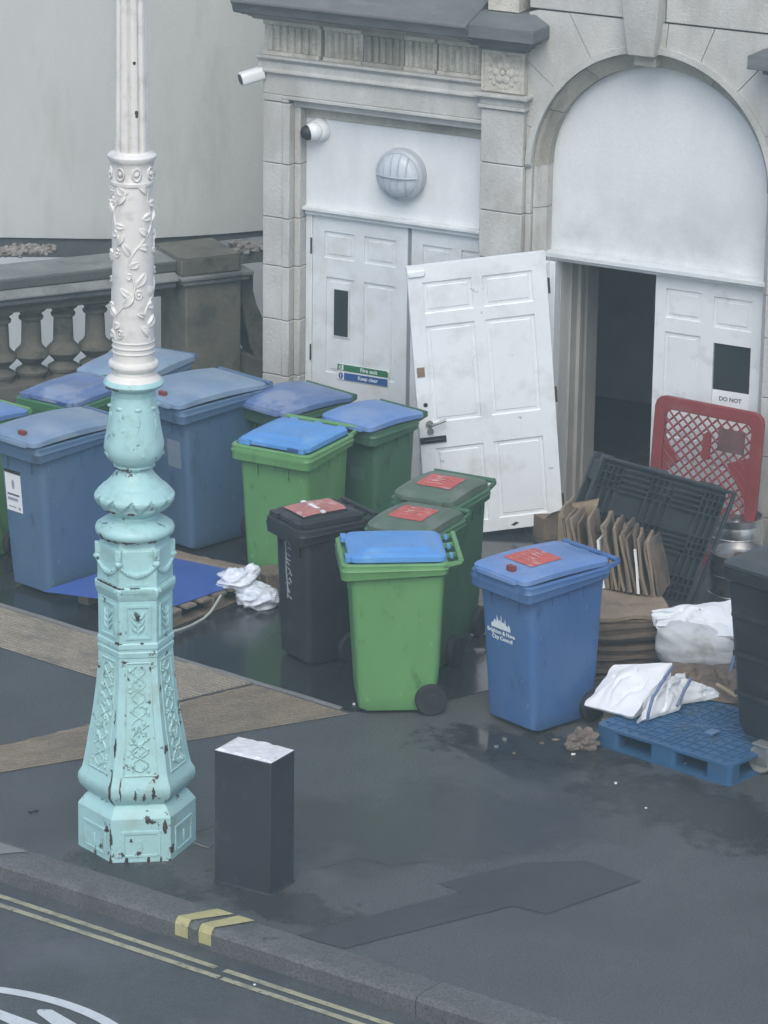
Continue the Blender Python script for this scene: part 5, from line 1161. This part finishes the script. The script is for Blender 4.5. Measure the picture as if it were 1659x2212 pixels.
# ------------------------------------------------------------------ red barrier panel
Bx0 = 0.80; rz = 1.17
LM = fm(0.755, -0.21, 0.0, Matrix.Rotation(R(-3), 4, 'Z') @ Matrix.Rotation(R(-4), 4, 'X') @ Matrix.Rotation(R(1.0), 4, 'Y'))
rb = thing('barrier_panel', 'faded red plastic barrier panel with diamond mesh leaning on the closed door leaf', 'barrier', M=LM)
BW, BH = 0.83, 1.15
b = MB(); outer = rrect(BW, BH, .075, 0, 3, BW / 2, BH / 2); 
def frame(b, o_, i_, y0, y1):
    n = len(o_); vs = [(p[0], y0, p[1]) for p in o_] + [(p[0], y0, p[1]) for p in i_] + [(p[0], y1, p[1]) for p in o_] + [(p[0], y1, p[1]) for p in i_]; fs = []
    for k in range(n):
        j = (k + 1) % n
        fs += [(k, j, n + j, n + k), (2 * n + j, 2 * n + k, 3 * n + k, 3 * n + j), (k, 2 * n + k, 2 * n + j, j), (n + j, 3 * n + j, 3 * n + k, n + k)]
    b.add(vs, fs)
inner = rrect(BW - .17, BH - .16, .05, 0, 3, BW / 2, BH / 2 - .01)
frame(b, outer, inner, 0, .04); b.build('frame', M_redbar, rb, bevel=.006)
b = MB(); st = .052; y0 = .015
x_a, x_b, z_a, z_b = .085, BW - .085, .075, BH - .095
for dgn in (1, -1):
    c = -2.0
    while c < 2.5:
        P = []
        for (x, z) in ((x_a, dgn * x_a + c), (x_b, dgn * x_b + c)): 
            if z_a <= z <= z_b: P.append((x, z))
        for z in (z_a, z_b):
            x = (z - c) / dgn
            if x_a < x < x_b: P.append((x, z))
        if len(P) == 2 and math.dist(P[0], P[1]) > .05: b.tube([(P[0][0], y0 + .003 * dgn, P[0][1]), (P[1][0], y0 + .003 * dgn, P[1][1])], .0075, 5)
        c += st * 1.414
b.build('diamond_mesh', M_redbar, rb)
b = MB()
b.prismy([(.09, .60), (.20, .71), (.09, .88)], .008, .022); b.prismy([(.75, .50), (.75, .83), (.58, .76)], .008, .022)
b.prismy([(.42, .33), (.52, .44), (.42, .62), (.30, .47)][::-1], .008, .022)
b.prismy([(.385, .76), (.44, .76), (.44, .93), (.415, .955), (.385, .93)], .004, .028)
b.prismy([(.10, .10), (.33, .10), (.20, .30), (.10, .38)], .008, .022)
b.build('web_plate', M_redbar, rb)
b = MB(); b.box(.50, .70, .002, .012, .84, 1.0); b.build('label_plate', mat('worn_label_plate', (0.13, 0.065, 0.062), .6, .4, 12), rb)

# ------------------------------------------------------------------ steel kegs behind the pallet
def keg(loc, label, h=.5, r=.2):
    t = thing('steel_keg', label, 'keg', loc, 0, 'steel kegs behind the charcoal pallet')
    b = MB(); b.lathe([(r * .6, .02), (r * .92, .03), (r, .08), (r, h * .35), (r * 1.02, h * .36), (r * 1.02, h * .39), (r, h * .40), (r, h * .68), (r * 1.02, h * .69), (r * 1.02, h * .72), (r, h * .73), (r, h - .07), (r * .93, h - .03), (r * .6, h - .02), (.04, h - .015), (.04, h)], 36); b.build('body', M_steel, t, smooth=True)
    for z in (0.0, h - .03):
        b = MB(); L_ = []
        for k in range(40):
            a_ = 2 * math.pi * k / 40; L_.append([(rr * math.cos(a_), rr * math.sin(a_), zz) for rr, zz in ((r * .90, z), (r * .97, z), (r * .97, z + .05), (r * .90, z + .05))])
        L_.append(L_[0]); b.loft(L_, False, False); b.build('rim', M_steel, t, smooth=True)
q1 = G(1598, 1196, .42); keg((q1.x, q1.y, 0), 'dull steel keg on the ground right of the charcoal pallet, nearer of two', .42, .20)
q2 = G(1585, 1118, .40); keg((q2.x + .02, q2.y, 0), 'dull steel keg at the foot of the red barrier, farther of two', .40, .19)

# ------------------------------------------------------------------ cardboard
random.seed(31)
ORD = ['top', 'second', 'third', 'fourth', 'fifth', 'sixth', 'seventh', 'eighth', 'ninth', 'tenth', 'eleventh', 'twelfth', 'thirteenth', 'fourteenth', 'fifteenth', 'sixteenth', 'seventeenth', 'eighteenth', 'nineteenth', 'twentieth', 'twenty-first', 'twenty-second', 'twenty-third', 'rightmost']
def card(name, M, w_, d_, th, m, label, group, wav=.01, seed=0):
    b = MB(); nx_, ny_ = 8, 8; vs = []; fs = []
    for s_ in (0, 1):
        for i in range(nx_ + 1):
            for j in range(ny_ + 1):
                x = w_ * i / nx_; y = d_ * j / ny_
                vs.append((x + .008 * nz(y * 6, seed), y + .010 * nz(x * 6, seed + 5), th * s_ + wav * nz(x * 4 + seed, y * 4, seed * .7)))
    N1 = (nx_ + 1) * (ny_ + 1)
    for i in range(nx_):
        for j in range(ny_):
            q = i * (ny_ + 1) + j; fs.append((q, q + 1, q + ny_ + 2, q + ny_ + 1)); fs.append((N1 + q, N1 + q + ny_ + 1, N1 + q + ny_ + 2, N1 + q + 1))
    per = [i * (ny_ + 1) for i in range(nx_ + 1)] + [nx_ * (ny_ + 1) + j for j in range(1, ny_ + 1)] + [i * (ny_ + 1) + ny_ for i in range(nx_ - 1, -1, -1)] + [j for j in range(ny_ - 1, 0, -1)]
    for k in range(len(per)): a_, c_ = per[k], per[(k + 1) % len(per)]; fs.append((a_, c_, N1 + c_, N1 + a_))
    b.add(vs, fs); o = b.build(name, m, smooth=True, angle=50, matrix=M)
    return tag(o, label, 'cardboard', group)
# flat stack
z = .004
for k in range(15):
    th = random.uniform(.016, .032); w_ = random.uniform(.42, .50); d_ = random.uniform(.62, .72)
    last = k == 14
    M_ = T(1.34 + random.uniform(-.02, .02), 23.16 + random.uniform(-.03, .05), z) @ Matrix.Rotation(R(8 + random.uniform(-4, 4)), 4, 'Z')
    card('cardboard_sheet', M_, w_ if not last else .52, d_ if not last else .74, th, M_card2 if not last else M_card, (f'flattened sodden carton, {ORD[14 - k]} from the top of the low pile' if not last else 'broad brown carton lying on top of the low pile beside the royal blue bin'), 'flattened cartons in the low pile', .018 if not last else .03, k * 3.1)
    z += th + .004
ZS = z
# upright bundle standing on the pile
random.seed(77)
for k in range(24):
    t_ = k / 23; x = 1.22 + .56 * t_; y = 24.0 - .27 * t_; h = .47 - .10 * t_ + random.uniform(-.03, .03)
    lean = R(9 + random.uniform(-3, 5)); mm = [M_card, M_card2, M_card, M_card2][k % 4]
    M_ = T(x, y, ZS - .10 * (1 - t_) * 0 + .0) @ Matrix.Rotation(R(72 + random.uniform(-9, 9)), 4, 'Z') @ Matrix.Rotation(R(90), 4, 'X') @ Matrix.Rotation(-lean, 4, 'Z') if False else \
        T(x, y - .18, ZS + .012) @ Matrix.Rotation(R(-14 + random.uniform(-5, 5)), 4, 'Z') @ Matrix.Rotation(R(-90) - lean, 4, 'Y')
    mat_ = M_paper if k in (9, 18) else mm
    lab = {9: 'white card strip standing in the middle of the upright carton bundle', 18: 'white printed card near the right end of the upright carton bundle'}.get(k, 'leftmost brown carton standing on edge in the upright bundle' if k == 0 else f'brown carton standing on edge, {ORD[k]} from the left in the upright bundle')
    card('cardboard_sheet', M_, h if mat_ is not M_paper else h * .8, .30 + random.uniform(-.05, .05), .017, mat_, lab, 'cartons standing on edge in the bundle', .02, k * 2.3)
# big open carton behind the blue bin
b = MB(); 
bxm = T(1.10, 24.05, ZS - .12) 
cb = thing('cardboard_box', 'open tan carton with raised flaps behind the royal blue bin lid', 'box', (1.14, 24.12, .0), R(-12))
b = MB(); b.box(0, .24, 0, .010, 0, .80); b.box(0, .010, .0105, .26, 0, .78); b.box(.23, .24, .0105, .26, 0, .80); b.box(0.0, .24, .2605, .27, 0, .80); b.build('carton_wall', M_card3, cb)
b = MB(); b.add([(.0, .0, .80), (.24, .0, .80), (.27, -.02, .93), (.06, -.04, .88)], [(0, 1, 2, 3)]); b.add([(.0, .004, .80), (.24, .004, .80), (.27, -.016, .93), (.06, -.036, .88)], [(3, 2, 1, 0)]); b.build('flap', M_card3, cb)
cb2 = thing('cardboard_box', 'torn brown box scrap at the foot of the open white door', 'box', G(1195, 1165).to_tuple()[:2] + (.0,), R(30))
b = MB(); b.box(-.08, .10, 0, .15, 0, .16); b.build('carton_wall', M_card2, cb2, bevel=.004)
b = MB(); b.add([(-.08, 0, .16), (.10, 0, .16), (.13, -.05, .24), (-.05, -.05, .22)], [(0, 1, 2, 3)]); b.build('flap', M_card3, cb2)

# ------------------------------------------------------------------ white woven sacks
def mound(name, P, zb, amp, seed, m, bulge=.04, n=26, parent=None):
    b = MB(); vs = []; fs = []; P = [Vector(p) for p in P]
    for i in range(n + 1):
        for j in range(n + 1):
            u, v = i / n, j / n; p = P[0] * (1 - u) * (1 - v) + P[1] * u * (1 - v) + P[2] * u * v + P[3] * (1 - u) * v
            w_ = math.sin(math.pi * u) * math.sin(math.pi * v)
            f1 = noise.fractal(Vector((p.x * 5 + seed, p.y * 5, 0)), .9, 2.1, 4); f2 = abs(nz(u * 4 + seed, v * 1.3 + u * 2)) 
            p = p + Vector((amp * .5 * nz(u * 5, v * 5, seed), amp * .5 * nz(v * 5, u * 5, seed + 3), bulge * w_ + amp * .5 * f1 * (.35 + w_) - amp * .8 * (1 - sstep(0, .12, f2)) * w_))
            vs.append(p)
    N1 = len(vs)
    for i in range(n):
        for j in range(n): q = i * (n + 1) + j; fs.append((q, q + n + 1, q + n + 2, q + 1))
    per = [i * (n + 1) for i in range(n + 1)] + [n * (n + 1) + j for j in range(1, n + 1)] + [i * (n + 1) + n for i in range(n - 1, -1, -1)] + [j for j in range(n - 1, 0, -1)]
    cen = sum((vs[q] for q in per), Vector()) / len(per)
    for q in per: p = vs[q] * .94 + cen * .06; vs.append(Vector((p.x, p.y, min(zb, vs[q].z - .01))))
    for k in range(len(per)): fs.append((per[k], N1 + k, N1 + (k + 1) % len(per), per[(k + 1) % len(per)]))
    fs.append(tuple(N1 + k for k in range(len(per))))
    b.add(vs, fs); return b.build(name, m, parent, smooth=True, angle=70)
s1 = thing('rubble_sack', 'flattened white woven sack with blue straps lying at the back left of the blue pallet', 'sack')
mound('sack_body', [G(1262, 1524, .16), G(1368, 1548, .17), G(1452, 1432, .40), G(1326, 1436, .36)], .15, .035, 2.0, M_sack, .05, parent=s1)
mound('sack_folds', [G(1375, 1560, .16), G(1470, 1528, .17), G(1480, 1452, .30), G(1425, 1470, .34)], .15, .05, 8.0, M_sack, .05, parent=s1)
mound('sack_tail', [G(1455, 1520, .16), G(1560, 1505, .16), G(1555, 1492, .17), G(1475, 1462, .30)], .15, .03, 5.0, M_sack, .03, parent=s1)
b = MB()
for pth in ([(1452, 1445, .385), (1432, 1475, .36), (1410, 1510, .28), (1400, 1545, .22), (1398, 1560, .17)], [(1492, 1470, .31), (1478, 1495, .27), (1462, 1530, .20)]):
    q = [G(*p) + Vector((0, -.02, .03)) for p in pth]; b.tube([p - Vector((0, 0, .008)) for p in q], .010, 6)
b.build('strap', M_strap, s1, smooth=True)
s2 = thing('rubble_sack', 'full white woven sack slumped against the black container with its top flap folded over', 'sack')
b = MB(); cs = G(1508, 1452, .146) + Vector((0, .09, .15))
def sf(d):
    k_ = (abs(d.x) ** 3 + abs(d.y) ** 3 + abs(d.z) ** 3) ** (-1 / 3)
    return k_ * (.97 + .035 * nz(d.x * 2 + 3, d.z * 9 + d.x * 2, d.y * 2) + .04 * nz(d.x * 3, d.y * 3, d.z * 3 + 8))
b.ell((0, 0, 0), (.275, .17, .165), 64, 40, f=sf); b.build('sack_body', M_sack2, s2, smooth=True, angle=80, matrix=Matrix.Translation(cs) @ Matrix.Rotation(R(-16), 4, 'Z') @ Matrix.Rotation(R(5), 4, 'Y'))
mound('top_flap', [G(1422, 1352, .42), G(1602, 1378, .42), G(1590, 1294, .54), G(1408, 1316, .50)], .40, .06, 6.0, M_sack, .03, parent=s2)
b = MB()
for pth in ([(1590, 1385, .36), (1585, 1420, .28), (1575, 1458, .2)], [(1600, 1390, .36), (1597, 1430, .28), (1590, 1465, .2)]):
    q = [G(*p) + Vector((0, -.03, .02)) for p in pth]; b.tube(q, .011, 6)
b.build('strap', M_strap, s2, smooth=True)
mound_c = mound('cardboard_heap', [G(1440, 1500, .146), G(1612, 1522, .146), G(1612, 1440, .22), G(1440, 1430, .26)], .146, .06, 14.0, M_card2, .05)
tag(mound_c, 'crumpled brown cardboard wedged between the two white sacks', 'cardboard')
b = MB(); b.tube([G(1548, 1478, .24), G(1572, 1492, .22), G(1592, 1505, .20)], .012, 6); tag(b.build('card_tube', M_card3, smooth=True), 'thin pale card strip lying on the brown cardboard between the sacks', 'cardboard')
mc2 = mound('cardboard_heap', [G(1300, 1572, .01), G(1360, 1580, .01), G(1372, 1545, .10), G(1305, 1535, .10)], .0, .03, 19.0, M_card3, .02)
tag(mc2, 'crushed pale brown card poking out below the left white sack', 'cardboard')
# crumpled brown paper and litter
b = MB(); crumple(b, (0, 0, .06), (.085, .06, .075), 7, .8); crumple(b, (-.07, -.02, .03), (.05, .04, .035), 4, .6)
tag(b.build('crumpled_paper', M_brownpaper, matrix=T(G(1262, 1618).x, G(1262, 1618).y, 0)), 'crumpled wad of brown paper at the left corner of the blue pallet', 'paper')
LITL = ['below the crumpled paper left of the pallet', 'on the ground left of the royal blue bin foot', 'tiny, beside a grey scrap left of the royal blue bin', 'tiny, right under the royal blue bin front corner', 'in front of the crumpled brown paper', 'just in front of the blue pallet side', 'at the tip of the brown paving by the bright green bin', 'lying in the road beside the yellow lines', 'on the dark trench patch', 'right of the trench patch scraps', 'alone on the open pavement right of centre', 'below the blue pallet left opening', 'standing between the front green bin and royal blue bin', 'on the dark trench patch, middle of three', 'on the pavement left of the lamp post', 'touching the black scrap left of the lamp post', 'between the two front bins, near the green wheel', 'in front of the royal blue bin, left side', 'at the royal blue bin right wheel', 'between royal blue bin and crumpled paper', 'tiny, beside the crumpled brown paper', 'close in front of the blue pallet corner']
random.seed(19); lit = [(1237, 1632, .018, M_paper), (1072, 1615, .02, M_zinc), (1085, 1614, .012, M_paper), (1140, 1622, .012, M_zinc), (1285, 1672, .016, M_paper), (1330, 1695, .012, M_paper), (765, 1524, .016, M_paper), (550, 2087, .012, M_paper), (1005, 1978, .01, M_paper), (1090, 1990, .008, M_paper), (1395, 1748, .01, M_paper), (1480, 1655, .014, M_paper), (1035, 1410, .05, M_zinc), (968, 1978, .008, M_paper), (66, 1757, .02, M_black), (78, 1756, .014, M_black), (1090, 1600, .02, M_zinc), (1110, 1630, .012, M_card), (1200, 1600, .02, M_card), (1170, 1608, .02, M_card2), (1213, 1622, .012, M_paper), (1340, 1650, .01, M_card3)]
for i, (u, v, s_, m_) in enumerate(lit):
    if i in (2, 3, 8, 9, 13, 20, 21, 4): continue
    if m_ is M_paper: s_ *= .75
    p = G(u, v); b = MB(); a_ = random.random() * 6
    pts = [(s_ * random.uniform(.6, 1.3) * math.cos(a_ + q), s_ * random.uniform(.4, 1.0) * math.sin(a_ + q)) for q in (0, 1.2, 2.3, 3.4, 4.6)]
    b.prism(pts, .0045, .010 + random.random() * .008)
    o = b.build('litter_scrap', m_, matrix=T(p.x, p.y, 0 if not (u == 550) else -.115)); o.location.z += .001
    tag(o, ('white' if m_ is M_paper else 'black' if m_ is M_black else 'brown' if m_ in (M_card, M_card2, M_card3) else 'grey') + ' litter scrap ' + LITL[i], 'litter', 'litter scraps on the ground')

# ------------------------------------------------------------------ added haze volume imitating the milky veil of window glass
b = MB(); b.box(-95, 95, -65, 115, -1.2, 9.6); hz_ = b.build('haze', M_white); hz_.data.materials.clear()
hm = bpy.data.materials.new('haze_veil'); hm.use_nodes = True; n_ = hm.node_tree; n_.nodes.remove(n_.nodes['Principled BSDF'])
pv = n_.nodes.new('ShaderNodeVolumePrincipled'); pv.inputs['Color'].default_value = (0.70, 0.92, 0.95, 1); pv.inputs['Density'].default_value = 0.0040
n_.links.new(pv.outputs[0], n_.nodes['Material Output'].inputs['Volume']); hz_.data.materials.append(hm); tag(hz_, kind='stuff')
